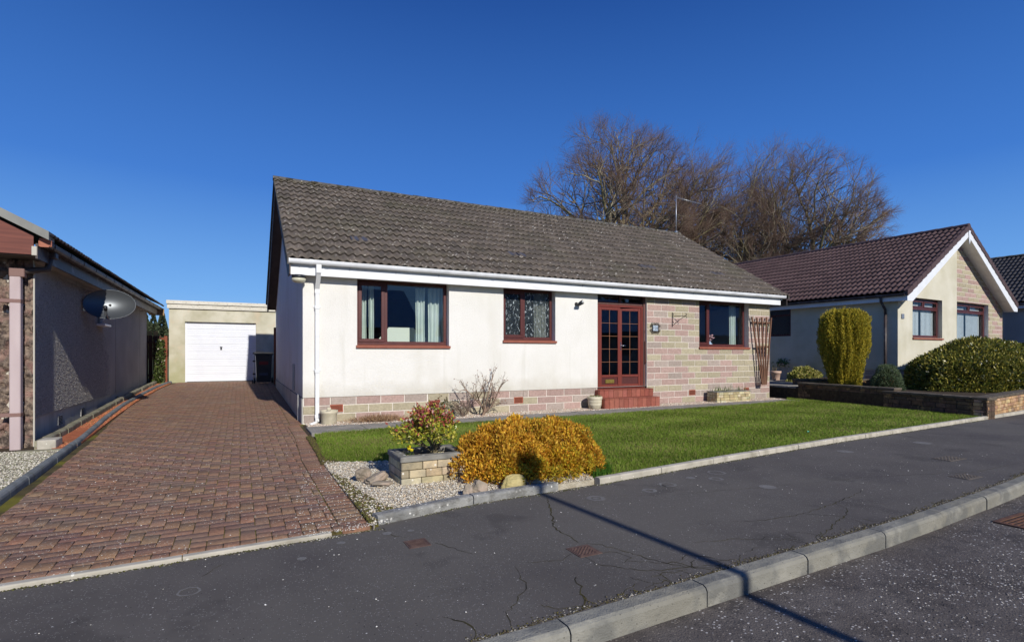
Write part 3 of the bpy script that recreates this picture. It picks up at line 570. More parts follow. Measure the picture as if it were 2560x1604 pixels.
Cg=np.array([.160,.245,.028])*(1-q)+np.array([.25,.35,.05])*q; Cg=Cg*(1+.13*patchy)*(1+.12*np.sin(P[:,1]*5.2+P[:,0]*.9+np.sin(P[:,0]*1.3)*1.5))[:,None]; dry=(rng.random(n)[:,None]<.16)|((patchy>1.1)&(rng.random(n)[:,None]<.4)); Cg=np.where(dry,np.array([.30,.27,.10]),Cg); Cg=np.where(edge[:,None],np.array([.07,.17,.02]),Cg); Cg=np.clip(Cg,0,1)
o=np_mesh('grass',np.stack([B0,B1,T],1).reshape(-1,3),np.arange(3*n).reshape(-1,3),M['grass'],None,np.repeat(Cg,3,axis=0)); tag(o,'short green front lawn between the block drive and the shaded stone wall','lawn',kind='stuff')
# gravel chips
def chipcols(n,pal,j=.15):
    pal=np.array(pal); return np.clip(pal[rng.integers(0,len(pal),n)]*(1+rng.normal(size=(n,1))*j),0,1)
PG=[(.72,.67,.56),(.50,.44,.33),(.70,.64,.52),(.34,.31,.27),(.55,.42,.28),(.75,.71,.62),(.42,.38,.33),(.58,.50,.36)]
P=scatter(BED,26000); z=np.full((len(P),1),-.002)+rng.uniform(-.004,.008,(len(P),1))
mossy=inpoly(P[:,0],P[:,1],[(.86,4.0),(1.25,4.15),(1.12,4.45),(1.02,4.9),(.97,5.6),(.86,5.7)])&(rng.random(len(P))<.35)
P=P[~mossy]; z=z[~mossy]
o=chips('gravel',np.hstack([P,z]),rng.uniform(.0055,.0125,len(P)),chipcols(len(P),PG),M['gravel']); tag(o,'pale mixed stone chippings around the buff planter and orange shrub','gravel',kind='stuff')
P=scatter([(1.05,9.72),(13.6,9.74),(13.6,10.3),(1.05,10.3)],26000); z=np.full((len(P),1),-.004)+rng.uniform(-.004,.012,(len(P),1))
o=chips('gravel',np.hstack([P,z]),rng.uniform(.009,.02,len(P)),chipcols(len(P),[(.60,.50,.38),(.68,.60,.48),(.48,.36,.26),(.55,.38,.28),(.75,.70,.62),(.4,.34,.28)]),M['gravel']); tag(o,'buff stone chippings along the foot of the white bungalow','gravel',kind='stuff')
# loose chips strayed on drive, pavement and kerb edge
A=scatter([(.3,4.0),(.9,4.0),(.9,6.2),(.6,6.2)],420); B=scatter([(-1.6,4),(.85,4),(.85,9.5),(-1.8,9.5)],500); Cc=scatter([(-2,2.3),(9,2.5),(9,4.6),(-2,3.8)],110); Dd=scatter([(.5,3.9),(1.05,4.02),(1.0,4.1),(.4,3.98)],160)
P=np.vstack([A,B,Cc,Dd]); z=np.where(P[:,1]<3.95,-.036,-.008)[:,None]
o=chips('strayed_chips',np.hstack([P,z]),rng.uniform(.003,.0075,len(P)),chipcols(len(P),[(.75,.72,.64),(.6,.56,.48),(.8,.78,.72)]),M['gravel'],flat=.5); tag(o,'stray white stone chips scattered over the brown drive and footpath','stone chips',kind='stuff')
# moss clumps at drive edge
def moss(poly,n,name,label,zb=-.005):
    P=scatter(poly,n); Cm=chipcols(n,[(.10,.09,.02),(.13,.12,.025),(.07,.065,.02),(.09,.06,.03)]); 
    o=chips(name,np.hstack([P,np.full((n,1),zb)+rng.uniform(0,.01,(n,1))]),rng.uniform(.008,.018,n),Cm,M['gravel'],flat=.7); tag(o,label,'moss',kind='stuff')
moss([(.86,4.02),(1.15,4.2),(1.06,4.5),(.98,5.0),(.95,5.7),(.86,5.9)],800,'moss','dark green moss patches beside the drive near the kerb end')
moss([(.83,6.4),(1.05,6.45),(1.0,6.75),(.98,7.5),(.98,8.7),(.90,8.7),(.86,7)],1600,'moss','yellow green moss strip between the drive and the small lawn')
def dirt_line(pts,off,wd,n,zz,pal,name,label,x0,x1):
    xs=rng.uniform(x0,x1,n); ys=np.array([lerp_poly(pts,x) for x in xs])+off+np.abs(rng.normal(size=n))*wd*np.where(np.sin(xs*5.1)+np.sin(xs*13.7+1)>-.2,1.3,.5)
    o=chips(name,np.stack([xs,ys,np.full(n,zz)+rng.uniform(0,.004,n)],1),rng.uniform(.003,.009,n),chipcols(n,pal),M['gravel'],flat=.5); tag(o,label,'moss and grit',kind='stuff')
dirt_line(KERB,.122,.022,5200,-.040,[(.06,.05,.02),(.10,.085,.025),(.13,.11,.07),(.07,.055,.035),(.3,.28,.24)],'moss_and_grit','thin dark line of moss and grit along the back of the road kerb',.4,14)
dirt_line(EDGE,-.004,-.018,3600,-.040,[(.08,.085,.02),(.12,.12,.03),(.10,.08,.05),(.45,.42,.36)],'moss_and_grit','greenish moss and grit at the foot of the lawn edging',1.0,13)
dirt_line(DFRONT,-.004,-.014,1500,-.040,[(.09,.09,.02),(.07,.06,.03),(.4,.37,.3)],'moss_and_grit','moss and grit along the front edging of the drive',-3,.95)
# left strips
RED=[(-2.0,9.25),(-2.2,9.1),(-2.42,9.3),(-2.46,12),(-2.45,15),(-2.42,18),(-2.35,20.8),(-2.0,20.8),(-2.1,18.6),(-2.16,15),(-2.1,12)]
sheet('red_chip_bed',[(a,b) for a,b in RED],.005,M['redchipbase'],.12,zf=gz)
P=scatter([(-2.45,9.2),(-2.0,9.2),(-2.1,12),(-2.16,15),(-2.1,18.6),(-2.0,20.5),(-2.4,20.5),(-2.48,15)],9000); z=np.array([gz(0,y) for y in P[:,1]])[:,None]+.008
o=chips('gravel',np.hstack([P,z]),rng.uniform(.008,.017,len(P)),chipcols(len(P),[(.42,.13,.06),(.5,.17,.08),(.36,.11,.055),(.55,.24,.13),(.22,.14,.05)]),M['gravel']); tag(o,'red orange stone chippings in the strip beside the left bungalow','gravel',kind='stuff')
NEAR=[(-8.5,3.5),(-1.66,3.86),(-1.80,5.0),(-1.87,7.11),(-2.0,9.0),(-2.3,9.1),(-2.62,9.2),(-9,9.6)]
sheet('left_gravel_bed',NEAR,-.02,M['gravelbase'],.12)
P=scatter([(-3.6,5.2),(-1.82,5.2),(-1.88,7.1),(-2.0,8.95),(-3.3,9.3),(-4.2,9.3)],12000)
o=chips('gravel',np.hstack([P,np.full((len(P),1),-.016)+rng.uniform(0,.008,(len(P),1))]),rng.uniform(.008,.016,len(P)),chipcols(len(P),[(.5,.47,.38),(.6,.56,.46),(.36,.34,.26),(.66,.62,.52),(.25,.25,.15)]),M['gravel']); tag(o,'pale mossy gravel in front of the left bungalow downpipe','gravel',kind='stuff')
mb=MB(); mb.cbox(-2.60,-2.02,9.02,9.12,-.1,.0,.01); blocks_along(mb,[(-2.36,9.25),(-2.40,12),(-2.42,16),(-2.36,20.5)],.42,.10,-.1,.10,gap=.012,ch=.02,zf=gz,wob=.012)
o=mb.build('strip_edging',mat('mossy_stone_edging',(.16,.15,.10),(.30,.28,.20),6,.95,[(30,1,.012)])); o['kind']='structure'
mb=MB(); mb.cbox(-2.40,-2.2,9.14,9.45,-.1,.115,.01); o=mb.build('edging_end_stone',M['edging_pale']); o['kind']='structure'
sheet('left_house_soil',[(-9,9.6),(-2.62,9.2),(-2.3,9.2),(-2.42,20.8),(-9,20.8)],-.03,M['soil'],.1,zf=gz)
# moss joints lines on drive handled by material; raised neighbour plot on the right
WALL=[(13.30,5.12),(13.74,7.5),(14.16,9.78)]
sheet('raised_garden',[(13.45,5.3),(13.8,7.5),(14.2,9.9),(14.2,10.9),(16,14.0),(30,14),(60,16),(60,13),(26,7.1),(20,6.05),(15.2,5.5)],.30,M['soil'],.5)
sheet('neighbour_path',[(14.3,10.4),(16.3,10.1),(18.0,9.5),(17.4,14),(16.9,22),(14.35,22)],.325,M['slab'],.5)
sheet('back_garden',[(-60,21.35),(60,21.35),(60,120),(-60,120)],.28,M['ground'],.5)
sheet('rear_lawn',[(1.45,18.45),(14.1,18.45),(14.1,21.34),(1.45,21.34)],.27,M['ground'],.5)
# ---- cracks, stains, covers in the footpath
def crack(pts,w,seed):
    rs=random.Random(seed); P=[]
    for (a,b) in zip(pts,pts[1:]):
        n=max(2,int(math.dist(a,b)/.035))
        for i in range(n):
            t=i/n; P.append((a[0]+(b[0]-a[0])*t+rs.uniform(-.013,.013),a[1]+(b[1]-a[1])*t+rs.uniform(-.013,.013)))
    P.append(pts[-1]); vs=[];fs=[]
    for i,p in enumerate(P):
        q=P[min(i+1,len(P)-1)]; o_=P[max(i-1,0)]; dx,dy=q[0]-o_[0],q[1]-o_[1]; l=math.hypot(dx,dy) or 1; ww=w*rs.uniform(.3,1.3)*(.4+.6*math.sin(math.pi*min(.95,max(.05,i/len(P)))))
        vs+=[(p[0]-dy/l*ww,p[1]+dx/l*ww,-.0385),(p[0]+dy/l*ww,p[1]-dx/l*ww,-.0385)]
    for i in range(len(P)-1): fs.append((2*i,2*i+1,2*i+3,2*i+2))
    return vs,fs
mb=MB()
CR=[([(2.5,4.2),(2.28,3.75),(2.1,3.4),(2.08,3.06)],.006),([(2.12,3.02),(2.2,2.95),(2.32,2.62),(2.42,2.42),(2.62,2.28)],.004),([(2.09,2.86),(2.2,2.8),(2.23,2.68),(2.14,2.64)],.004),([(1.98,2.83),(1.97,2.7),(2.05,2.6),(2.14,2.5),(2.33,2.42),(2.5,2.38)],.004),([(2.18,2.66),(2.3,2.55),(2.42,2.5),(2.46,2.38),(2.55,2.3)],.004),([(2.33,2.42),(2.38,2.3),(2.42,2.24)],.003),([(2.46,2.5),(2.58,2.55),(2.66,2.48),(2.76,2.34)],.003),([(2.2,2.47),(2.22,2.36),(2.2,2.26)],.003),([(1.93,2.9),(1.8,2.85),(1.6,2.92)],.003),([(1.75,2.6),(1.68,2.45),(1.6,2.3),(1.55,2.24)],.006),([(1.5,2.9),(1.42,2.6),(1.2,2.4),(1.15,2.25)],.003),([(1.2,3.5),(1.28,3.35),(1.35,3.2)],.004),([(.95,4.0),(.97,3.8),(1.05,3.7)],.004),
([(3.4,2.9),(3.7,2.8),(4.1,2.78),(4.3,2.6),(4.28,2.42)],.004),([(4.1,2.78),(4.6,2.85),(5.3,3.0)],.005),([(4.6,2.85),(4.55,2.7),(4.35,2.6),(3.9,2.45),(3.6,2.35)],.005),([(2.8,2.7),(3.1,2.62),(3.4,2.45),(3.5,2.32)],.003),([(5.2,3.4),(5.9,3.3),(6.6,3.1),(7.2,2.9),(8.5,2.9)],.003),([(3.0,3.95),(3.6,3.7),(4.4,3.55),(5.2,3.4)],.002),([(-.45,2.55),(-.38,2.4),(-.4,2.2)],.005),([(-.1,3.75),(-.2,3.6)],.003),([(.9,2.5),(1.0,2.35),(.95,2.24)],.005)]
for i,(p,w) in enumerate(CR):
    v,f=crack(p,w,i); mb.add(v,f)
rs=random.Random(5)
for i in range(46):
    x=rs.uniform(1.5,4.6); y=2.24+abs(rs.gauss(0,.10)); a=rs.uniform(0,6.3); p=[(x,y)]
    for k in range(3): a+=rs.uniform(-.7,.7); p.append((p[-1][0]+math.cos(a)*.06,max(2.25,p[-1][1]+math.sin(a)*.05)))
    v,f=crack(p,.0028,100+i); mb.add(v,f)
crk=mb.build('pavement_cracks',M['crack'],pave); 
mb=MB()
def ring(x,y,r,inner=0,seed=0):
    rs=random.Random(seed); n=22; vs=[];fs=[]
    rr=[r*rs.uniform(.9,1.05) for _ in range(n)]
    for k in range(n):
        t=2*math.pi*k/n; vs+=[(x+math.cos(t)*rr[k]*inner,y+math.sin(t)*rr[k]*inner,-.0375),(x+math.cos(t)*rr[k],y+math.sin(t)*rr[k],-.0375)]
    if inner==0: vs=[vs[2*k+1] for k in range(n)]; fs=[tuple(range(n))]
    else: fs=[(2*k,2*k+1,2*((k+1)%n)+1,2*((k+1)%n)) for k in range(n)]
    mb.add(vs,fs)
for i,(x,y,r,q) in enumerate([(2.86,3.93,.085,.55),(2.86,3.93,.03,0),(3.48,3.92,.075,.5),(3.80,4.02,.09,.7),(3.72,4.0,.03,0),(4.42,3.97,.075,.6),(4.6,3.50,.08,0),(4.22,4.13,.05,0),(4.66,4.18,.10,.75),(-.25,3.4,.06,.8),(.62,3.8,.03,0),(.95,3.85,.035,0),(1.12,3.83,.025,0),(8.9,4.2,.12,0),(7.2,4.3,.1,0),(.35,3.62,.03,0)]): ring(x,y,r,q,i)
mb.build('lichen_rings',M['stain'],pave)
def cover(name,x0,x1,y0,y1,m,label,z=-.038):
    mb=MB(); mb.box(x0,x1,y0,y1,z-.02,z+.003); n=9
    for i in range(n):
        for j in range(n):
            if (i+j)%2: continue
            a=x0+.012+(x1-x0-.024)*i/n; b=y0+.012+(y1-y0-.024)*j/n; s=(x1-x0-.024)/n*.8
            mb.box(a,a+s,b,b+s*.9,z+.003,z+.006)
    for (a,b,c,d) in ((x0-.012,x1+.012,y0-.012,y0-.002),(x0-.012,x1+.012,y1+.002,y1+.012),(x0-.012,x0-.002,y0-.002,y1+.002),(x1+.002,x1+.012,y0-.002,y1+.002)): mb.box(a,b,c,d,z-.02,z+.002)
    return tag(mb.build(name,m),label,'utility cover')
cover('utility_cover',1.95,2.10,2.84,2.99,M['rust'],'rusty square checker cover amid cracks near the kerb')
cover('utility_cover',1.02,1.15,3.49,3.62,M['rust'],'small rusty square cover close to the drive and edging end')
GC=mat('grey_iron_cover',(.10,.085,.07),(.14,.12,.10),20,.8)
cover('utility_cover',7.68,8.05,3.33,3.52,GC,'larger grey rectangular cover far along the footpath')
cover('utility_cover',6.72,7.0,2.76,2.92,GC,'flat grey cover in the footpath just behind the road kerb')
mb=MB(); mb.box(5.62,5.66,1.72,2.14,-.16,-.138); mb.box(6.12,6.16,1.72,2.14,-.16,-.138); mb.box(5.66,6.12,1.72,1.75,-.16,-.138); mb.box(5.66,6.12,2.11,2.14,-.16,-.138)
for i in range(9): y=1.775+i*.037; mb.box(5.66,6.12,y,y+.016,-.16,-.140)
dg=mb.build('drain_grate',M['rust_orange']); tag(dg,'rusty slatted drain grate set against the road kerb','drain')
mb=MB(); mb.box(5.66,6.12,1.75,2.11,-.149,-.1485); mb.build('drain_pit',M['black'],dg)
# ================================================================== BUNGALOW
H=tag(empty('bungalow',(0,0,0)),'cream rendered bungalow with grey pantile roof, white gutter and red brown door','house')
YF=10.3; XL,XR=1.01,13.62; XS=9.05; EZ=2.88; RY=14.3; RZ=5.56
W1=(1.97,3.81,1.42,2.70); W2=(5.05,6.36,1.555,2.70); W3=(10.84,12.75,1.44,2.70); DO=(7.53,9.05,.42,2.76)
mb=MB(); wallpanel(mb,XL,DO[0],.47,2.86,[W1,W2],YF-.018,.2,back=.25)
mb.add([(XL,YF-.018,.47),(DO[0],YF-.018,.47),(DO[0],YF+.01,.47),(XL,YF+.01,.47)],[(0,1,2,3)])
mb.add([(DO[0],YF-.018,.0),(DO[0],YF+.2,.0),(DO[0],YF+.2,2.86),(DO[0],YF-.018,2.86)],[(0,1,2,3)])
# side, rear walls with gables
for X in (XL-.0,XR):
    mb.add([(X,YF-.018,.47),(X,18.3,.47),(X,18.3,2.86),(X,RY,RZ-.12),(X,YF-.018,2.86)],[(0,1,2,3,4)])
mb.add([(XL,18.3,0),(XR,18.3,0),(XR,18.3,2.86),(XL,18.3,2.86)],[(0,1,2,3)])
mb.build('rendered_wall',M['render'],H)
mb=MB(); wallpanel(mb,XL+.004,XR-.004,-.1,.47,[(DO[0],DO[1],-.2,.6)],YF+.0,.1); wallpanel(mb,XS,XR-.004,.47,2.86,[W3],YF,.2,back=.25)
mb.add([(XS,YF,.3),(XS,YF+.2,.3),(XS,YF+.2,2.8),(XS,YF,2.8)],[(0,1,2,3)])
mb.build('mortar_bed',M['mortar'],H)
VN=[(1.48,1.72,.185,.33),(3.37,3.60,.185,.33),(5.31,5.54,.185,.33),(10.47,10.70,.185,.33),(12.54,12.76,.185,.33)]
mb=MB(); stonework(mb,XL,DO[0]-.01,0,.472,VN[:3],YF,3,bond=0); mb.build('stone_plinth',M['stone'],H)
mb=MB(); stonework(mb,XS+.004,XR,0,2.86,VN[3:]+[W3],YF,8,bond=1)
mb.build('stone_facing',M['stone'],H)
for X in (XL,XR): mb=MB(); mb.box(X-.012,X+.012,YF+.03,18.3,-.1,.455); mb.build('side_plinth',M['plinth_grey'],H)
for i,v in enumerate(VN):
    mb=MB(); mb.box(v[0]+.004,v[1]-.004,YF-.006,YF+.004,v[2]+.004,v[3]-.004,(1,1,1)); nx=10; nzv=5
    o=mb.build('air_vent',M['vent'],H)
    mb=MB()
    if i<3:
        for a in range(nx):
            for b in range(nzv): cx=v[0]+.02+(v[1]-v[0]-.04)*(a+.5)/nx; cz=v[2]+.018+(v[3]-v[2]-.036)*(b+.5)/nzv; mb.box(cx-.006,cx+.006,YF-.008,YF-.0055,cz-.007,cz+.007)
    else:
        for b in range(4): cz=v[2]+.02+(v[3]-v[2]-.04)*(b+.5)/4; mb.box(v[0]+.015,v[1]-.015,YF-.008,YF-.0055,cz-.007,cz+.007)
    mb.build('vent_holes',M['black'],o)
# interior partitions so that the rooms behind the panes read dark
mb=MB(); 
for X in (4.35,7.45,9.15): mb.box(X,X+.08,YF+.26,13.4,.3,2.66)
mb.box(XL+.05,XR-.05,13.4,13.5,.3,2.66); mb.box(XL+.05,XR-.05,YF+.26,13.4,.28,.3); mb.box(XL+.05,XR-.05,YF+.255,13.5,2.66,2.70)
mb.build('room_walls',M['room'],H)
# roof
sl=math.atan2(RZ-2.90,RY-9.98); cs,sn=math.cos(sl),math.sin(sl); LU=(RY-9.98)/cs
cols=[(.124,.104,.087),(.112,.095,.081),(.134,.112,.093),(.117,.098,.081)]
rf=tiled_roof('roof',(.74,9.98,2.90),(1,0,0),(0,cs,sn),13.3,LU,M['tile'],H,course=.342,pitch=.1525,amp=.046,cols=cols,seed=4,lip=.040)
tiled_roof('rear_roof_slope',(14.04,18.62,2.90),(-1,0,0),(0,-cs,sn),13.3,LU,M['tile'],H,course=.342,pitch=.305,amp=.03,cols=cols,seed=5)
# sarking under the tiles keeps the attic dark, ridge, verges
mb=MB()
mb.add([(.80,10.02,2.87),(14.0,10.02,2.87),(14.0,RY,RZ-.06),(.80,RY,RZ-.06)],[(0,1,2,3)]); mb.add([(.80,18.58,2.87),(14.0,18.58,2.87),(14.0,RY,RZ-.06),(.80,RY,RZ-.06)],[(0,1,2,3)])
mb.build('roof_underlay',M['brownboard'],H)
mb=MB(); x=.72; k=0
while x<14.0:
    j=random.uniform(-.006,.006); L_=min(.44,14.05-x); pr=[(math.cos(t)*.125,math.sin(t)*.085) for t in [math.pi*q/8 for q in range(9)]]
    n=9; vs=[(x,RY+a,RZ-.012+b+j) for a,b in pr]+[(x+L_-.006,RY+a*.97,RZ-.018+b+j) for a,b in pr]
    mb.add(vs,[(i,i+1,i+1+n,i+n) for i in range(n-1)]+[tuple(range(n))[::-1],tuple(range(n,2*n))]); x+=.44; k+=1
mb.build('ridge_tiles',M['ridge'],H)
P=np.stack([rng.uniform(.74,3.6,700)**1.0,RY+rng.normal(size=700)*.05-.07,np.full(700,RZ+.02)],1); P[:,2]-=np.abs(P[:,1]-RY)*.45
P2=np.stack([rng.uniform(3.6,14,380),RY-np.abs(rng.normal(size=380)*.03)-.13,np.full(380,RZ-.03)],1)
P=np.vstack([P,P2]); P=P[rng.random(len(P))<.9]
o=chips('roof_moss',P,rng.uniform(.01,.028,len(P)),chipcols(len(P),[(.05,.04,.015),(.09,.075,.03),(.16,.13,.08),(.3,.26,.2)]),M['gravel'],H,flat=.8)
# verge tiles (cut edge) + bargeboards
nC=int(math.ceil(LU/.342))
for X,sg in ((.74,-1),(14.04,1)):
    mb=MB()
    for side in (1,-1):
        for r in range(nC):
            u0=r*.342;u1=min(u0+.36,LU); 
            def pt(u,dz): y=9.98+cs*u; y=y if side==1 else 2*RY-y; return (y,2.90+sn*u+dz)
            (ya,za),(yb,zb)=pt(u0,0),pt(u1,0)
            mb.add([(X+sg*.012,ya,za-.075),(X+sg*.012,yb,zb-.095),(X+sg*.012,yb,zb+.012),(X+sg*.012,ya,za+.03),(X-sg*.03,ya,za-.075),(X-sg*.03,yb,zb-.095),(X-sg*.03,yb,zb+.012),(X-sg*.03,ya,za+.03)],[(0,1,2,3),(4,5,6,7),(0,1,5,4),(3,2,6,7),(0,3,7,4),(1,2,6,5)],(.095,.088,.08))
    mb.build('verge_tiles',M['tile'],H)
for X,sg in ((.765,1),(13.99,1)):
    mb=MB()
    for side in (1,-1):
        def py(y): return y if side==1 else 2*RY-y
        mb.prism([(py(10.02),2.66),(py(10.02),2.84),(py(RY),RZ-.08),(py(RY),RZ-.30),(py(10.35),2.66)],X,X+.022,'x')
    mb.build('bargeboard',M['brownboard'],H)
for (a,b) in ((.787,XL),(XR,13.99)):
    mb=MB()
    for side in (1,-1):
        def py(y): return y if side==1 else 2*RY-y
        mb.add([(a,py(10.3),2.70),(b,py(10.3),2.70),(b,py(RY),RZ-.24),(a,py(RY),RZ-.24)],[(0,1,2,3)])
    mb.build('verge_soffit',M['brownboard'],H)
mb=MB(); mb.box(.765,13.80,10.075,10.095,2.665,2.875); mb.build('fascia',M['upvc'],H)
mb=MB(); mb.box(.787,13.80,10.095,10.285,2.675,2.69); mb.build('soffit',M['upvc'],H)
mb=MB(); mb.box(.765,13.99,18.52,18.54,2.665,2.84); mb.box(.765,.80,18.3,18.52,2.60,2.72); mb.build('rear_fascia',M['brownboard'],H)
# gutter: ogee-ish channel with brackets and joints
gp=[(-.002,.03),(-.002,.075),(-.012,.075),(-.018,.055),(-.10,.055),(-.108,.075),(-.118,.075),(-.122,.05),(-.112,.005),(-.085,-.012),(-.03,-.012)]
gp=[(0,.0),(0,.085),(-.008,.085),(-.012,.02),(-.035,.004),(-.085,.004),(-.105,.02),(-.112,.085),(-.125,.092),(-.128,.078),(-.122,.02),(-.1,-.012),(-.02,-.012)]
gp=[(a*.92,b*.74) for a,b in gp]
g=MB(); g.prism([(10.073+a,2.858+b) for a,b in gp],.76,13.88,'x'); gut=g.build('gutter',M['upvc_dirty'],H)
for x in np.arange(.93,13.9,.86):
    mb=MB(); mb.prism([(10.076+a*1.06,2.856+b*1.06) for a,b in gp],x,x+.02,'x'); mb.box(x-.004,x+.02,10.062,10.0745,2.80,2.862); mb.build('gutter_bracket',M['upvc_dirty'],gut)
for x in (4.7,9.1,13.1,1.12,1.40): 
    mb=MB(); mb.prism([(10.078+a*1.09,2.855+b*1.09) for a,b in gp],x-.03,x+.03,'x'); mb.build('gutter_joint',M['upvc_dirty'],gut)
for x in (.75,13.875): mb=MB(); mb.prism([(10.077+a*1.08,2.856+b*1.08) for a,b in gp],x,x+.015,'x'); mb.build('gutter_stop',M['upvc_dirty'],gut)
dp=MB(); dp.cbox(1.215,1.285,YF-.095,YF-.035,.03,2.42,.006); dp.cbox(1.205,1.295,9.975,10.06,2.70,2.868,.008); 
dp.prism([(9.975,2.72),(10.055,2.72),(YF-.03,2.46),(YF-.03,2.36),(YF-.10,2.36),(YF-.10,2.44)],1.212,1.288,'x')
for z in (2.36,2.08,.92,.10): dp.cbox(1.208,1.292,YF-.102,YF-.03,z,z+.06,.004)
for z in (2.1,.95): dp.box(1.185,1.315,YF-.035,YF-.018,z+.01,z+.045)
dp.build('downpipe',M['upvc'],H)
mb=MB(); mb.tube([(1.25,YF-.06,.06),(1.22,YF-.12,.02),(1.12,YF-.22,-.0)],.03,8); mb.build('pipe_shoe',M['upvc'],H)
def window(h,x0,x1,z0,z1,yf,mull,sash,parent,matf,sillm,gl='glass',y_in=.145,fw=.065,transom=None,sillz=None,bw=.05,name='window',blind=None):
    y=yf+y_in; mb=MB()
    mb.cbox(x0,x1,y,y+.07,z0,z0+fw,.005); mb.cbox(x0,x1,y,y+.07,z1-fw,z1,.005); mb.cbox(x0,x0+fw,y+.001,y+.069,z0+fw,z1-fw,.005); mb.cbox(x1-fw,x1,y+.001,y+.069,z0+fw,z1-fw,.005)
    for m_ in mull: mb.cbox(m_-fw*.55,m_+fw*.55,y+.002,y+.068,(transom+fw*.5) if transom else z0+fw,z1-fw,.005)
    if transom: mb.cbox(x0+fw,x1-fw,y+.004,y+.066,transom-fw*.5,transom+fw*.5,.005)
    w=mb.build(name,matf,parent)
    us=[x0+fw]+[v for m_ in mull for v in (m_-fw*.55,m_+fw*.55)]+[x1-fw]
    zs=[(z0+fw,z1-fw)] if not transom else [(z0+fw,transom-fw*.5),(transom+fw*.5,z1-fw)]
    if transom: # top lights sit above, big pane below spans all
        mb=MB(); mb.box(x0+fw,x1-fw,y+.03,y+.036,*zs[0]); mb.build('pane',M[gl],w)
        for i in range(0,len(us),2):
            a,b=us[i],us[i+1]; c,d=zs[1]; s=MB(); e=.04
            s.cbox(a,b,y-.012,y+.03,c,c+e,.004); s.cbox(a,b,y-.012,y+.03,d-e,d,.004); s.cbox(a,a+e,y-.011,y+.03,c+e,d-e,.004); s.cbox(b-e,b,y-.011,y+.03,c+e,d-e,.004); s.build('sash',matf,w)
            mb=MB(); mb.box(a+e,b-e,y+.01,y+.016,c+e,d-e); mb.build('pane',M[gl],w)
    else:
        for i in range(0,len(us),2):
            a,b=us[i],us[i+1]; c,d=zs[0]
            if i//2 in sash:
                e=bw; s=MB(); s.cbox(a-.015,b+.015,y-.015,y+.03,c-.015,c+e,.005); s.cbox(a-.015,b+.015,y-.015,y+.03,d-e,d+.015,.005); s.cbox(a-.015,a+e,y-.014,y+.03,c+e,d-e,.005); s.cbox(b-e,b+.015,y-.014,y+.03,c+e,d-e,.005); s.build('sash',matf,w)
                a,b,c,d=a+e,b-e,c+e,d-e
            mb=MB(); mb.box(a,b,y+.02,y+.026,c,d); mb.build('pane',M[gl],w)
    s=MB(); s.prism([(yf-.045,z0-.065),(yf-.045,z0-.02),(y+.02,z0+.002),(y+.02,z0-.065)],x0-.02 if h else x0,x1+.02 if h else x1,'x')
    s.build('sill',sillm,w); return w
# reveals finished left and right; windows fill the openings
window(1,W1[0],W1[1],1.445,2.70,YF-.018,[2.545],[0],H,M['mahog'],M['sill'])
window(1,W2[0],W2[1],1.575,2.70,YF-.018,[5.62],[0],H,M['mahog'],M['sill'],gl='obscure')
window(1,W3[0],W3[1],1.465,2.70,YF,[11.34],[0],H,M['mahog'],M['sill'])
# entrance: frame, fanlight, two glazed leaves
y=YF+.08
mb=MB(); mb.cbox(7.53,7.60,y,y+.1,.42,2.76,.006); mb.cbox(8.985,9.045,y-.03,y+.1,.42,2.76,.006); mb.cbox(7.60,8.985,y+.001,y+.1,2.46,2.53,.006); mb.cbox(7.60,8.985,y+.001,y+.1,2.70,2.76,.006); mb.cbox(8.27,8.33,y+.012,y+.09,2.53,2.70,.004)
de=mb.build('entrance_frame',M['mahog_dull'],H)
mb=MB(); mb.box(7.60,8.985,y+.04,y+.046,2.53,2.70); mb.build('pane',M['glass'],de)
mb=MB(); mb.cbox(7.60,7.645,y-.01,y+.08,.45,2.455,.005); mb.cbox(8.93,8.985,y-.012,y+.08,.45,2.455,.005); mb.cbox(7.645,8.93,y-.009,y+.08,2.405,2.455,.005); mb.cbox(7.58,9.0,y-.03,y+.09,.42,.455,.006); mb.build('door_frame',M['mahog_red'],H)
def leaf(x0,x1,z0,z1,y,rz=0,slot=False,handle=False,hinge='l'):
    ox=x0 if hinge=='l' else x1
    d=empty('glazed_door',(ox,y,0),rz,H); X0,X1=x0-ox,x1-ox
    s=.075; kb=.30; mb=MB()
    mb.cbox(X0,X0+s,0,.05,z0,z1,.006); mb.cbox(X1-s,X1,0,.05,z0,z1,.006); mb.cbox(X0+s,X1-s,.001,.049,z1-s,z1,.006); mb.cbox(X0+s,X1-s,.001,.049,z0,z0+.07,.006); mb.cbox(X0+s,X1-s,.001,.049,z0+kb-.06,z0+kb,.006)
    mb.build('door_frame',M['mahog_red'],d)
    mb=MB(); mb.cbox(X0+s,X1-s,.018,.036,z0+.07,z0+kb-.06,.004); mb.build('kick_panel',M['mahog'],d)
    mb=MB(); mb.box(X0+s,X1-s,.022,.028,z0+kb,z1-s); mb.build('pane',M['glass'],d)
    mb=MB(); cx=(X0+X1)/2; mb.box(cx-.005,cx+.005,.016,.0215,z0+kb,z1-s)
    for i in range(1,5): zz=z0+kb+(z1-s-z0-kb)*i/5; mb.box(X0+s,X1-s,.0155,.021,zz-.004,zz+.004)
    mb.build('glazing_bars',M['leading'],d)
    if slot:
        mb=MB(); mb.cbox(cx-.13,cx+.13,-.004,.018,z0+.10,z0+.19,.006); mb.cbox(cx-.10,cx+.10,-.010,-.002,z0+.12,z0+.17,.004); mb.build('letter_slot',M['brass'],d)
    if handle:
        mb=MB(); mb.cbox(X0+.02,X0+.05,-.012,.002,1.36,1.56,.004); mb.tube([(X0+.035,-.01,1.47),(X0+.035,-.05,1.47),(X0+.15,-.055,1.475)],.010,8); mb.build('handle',M['chrome'],d)
leaf(7.65,8.285,.46,2.40,y+.0,0,slot=True)
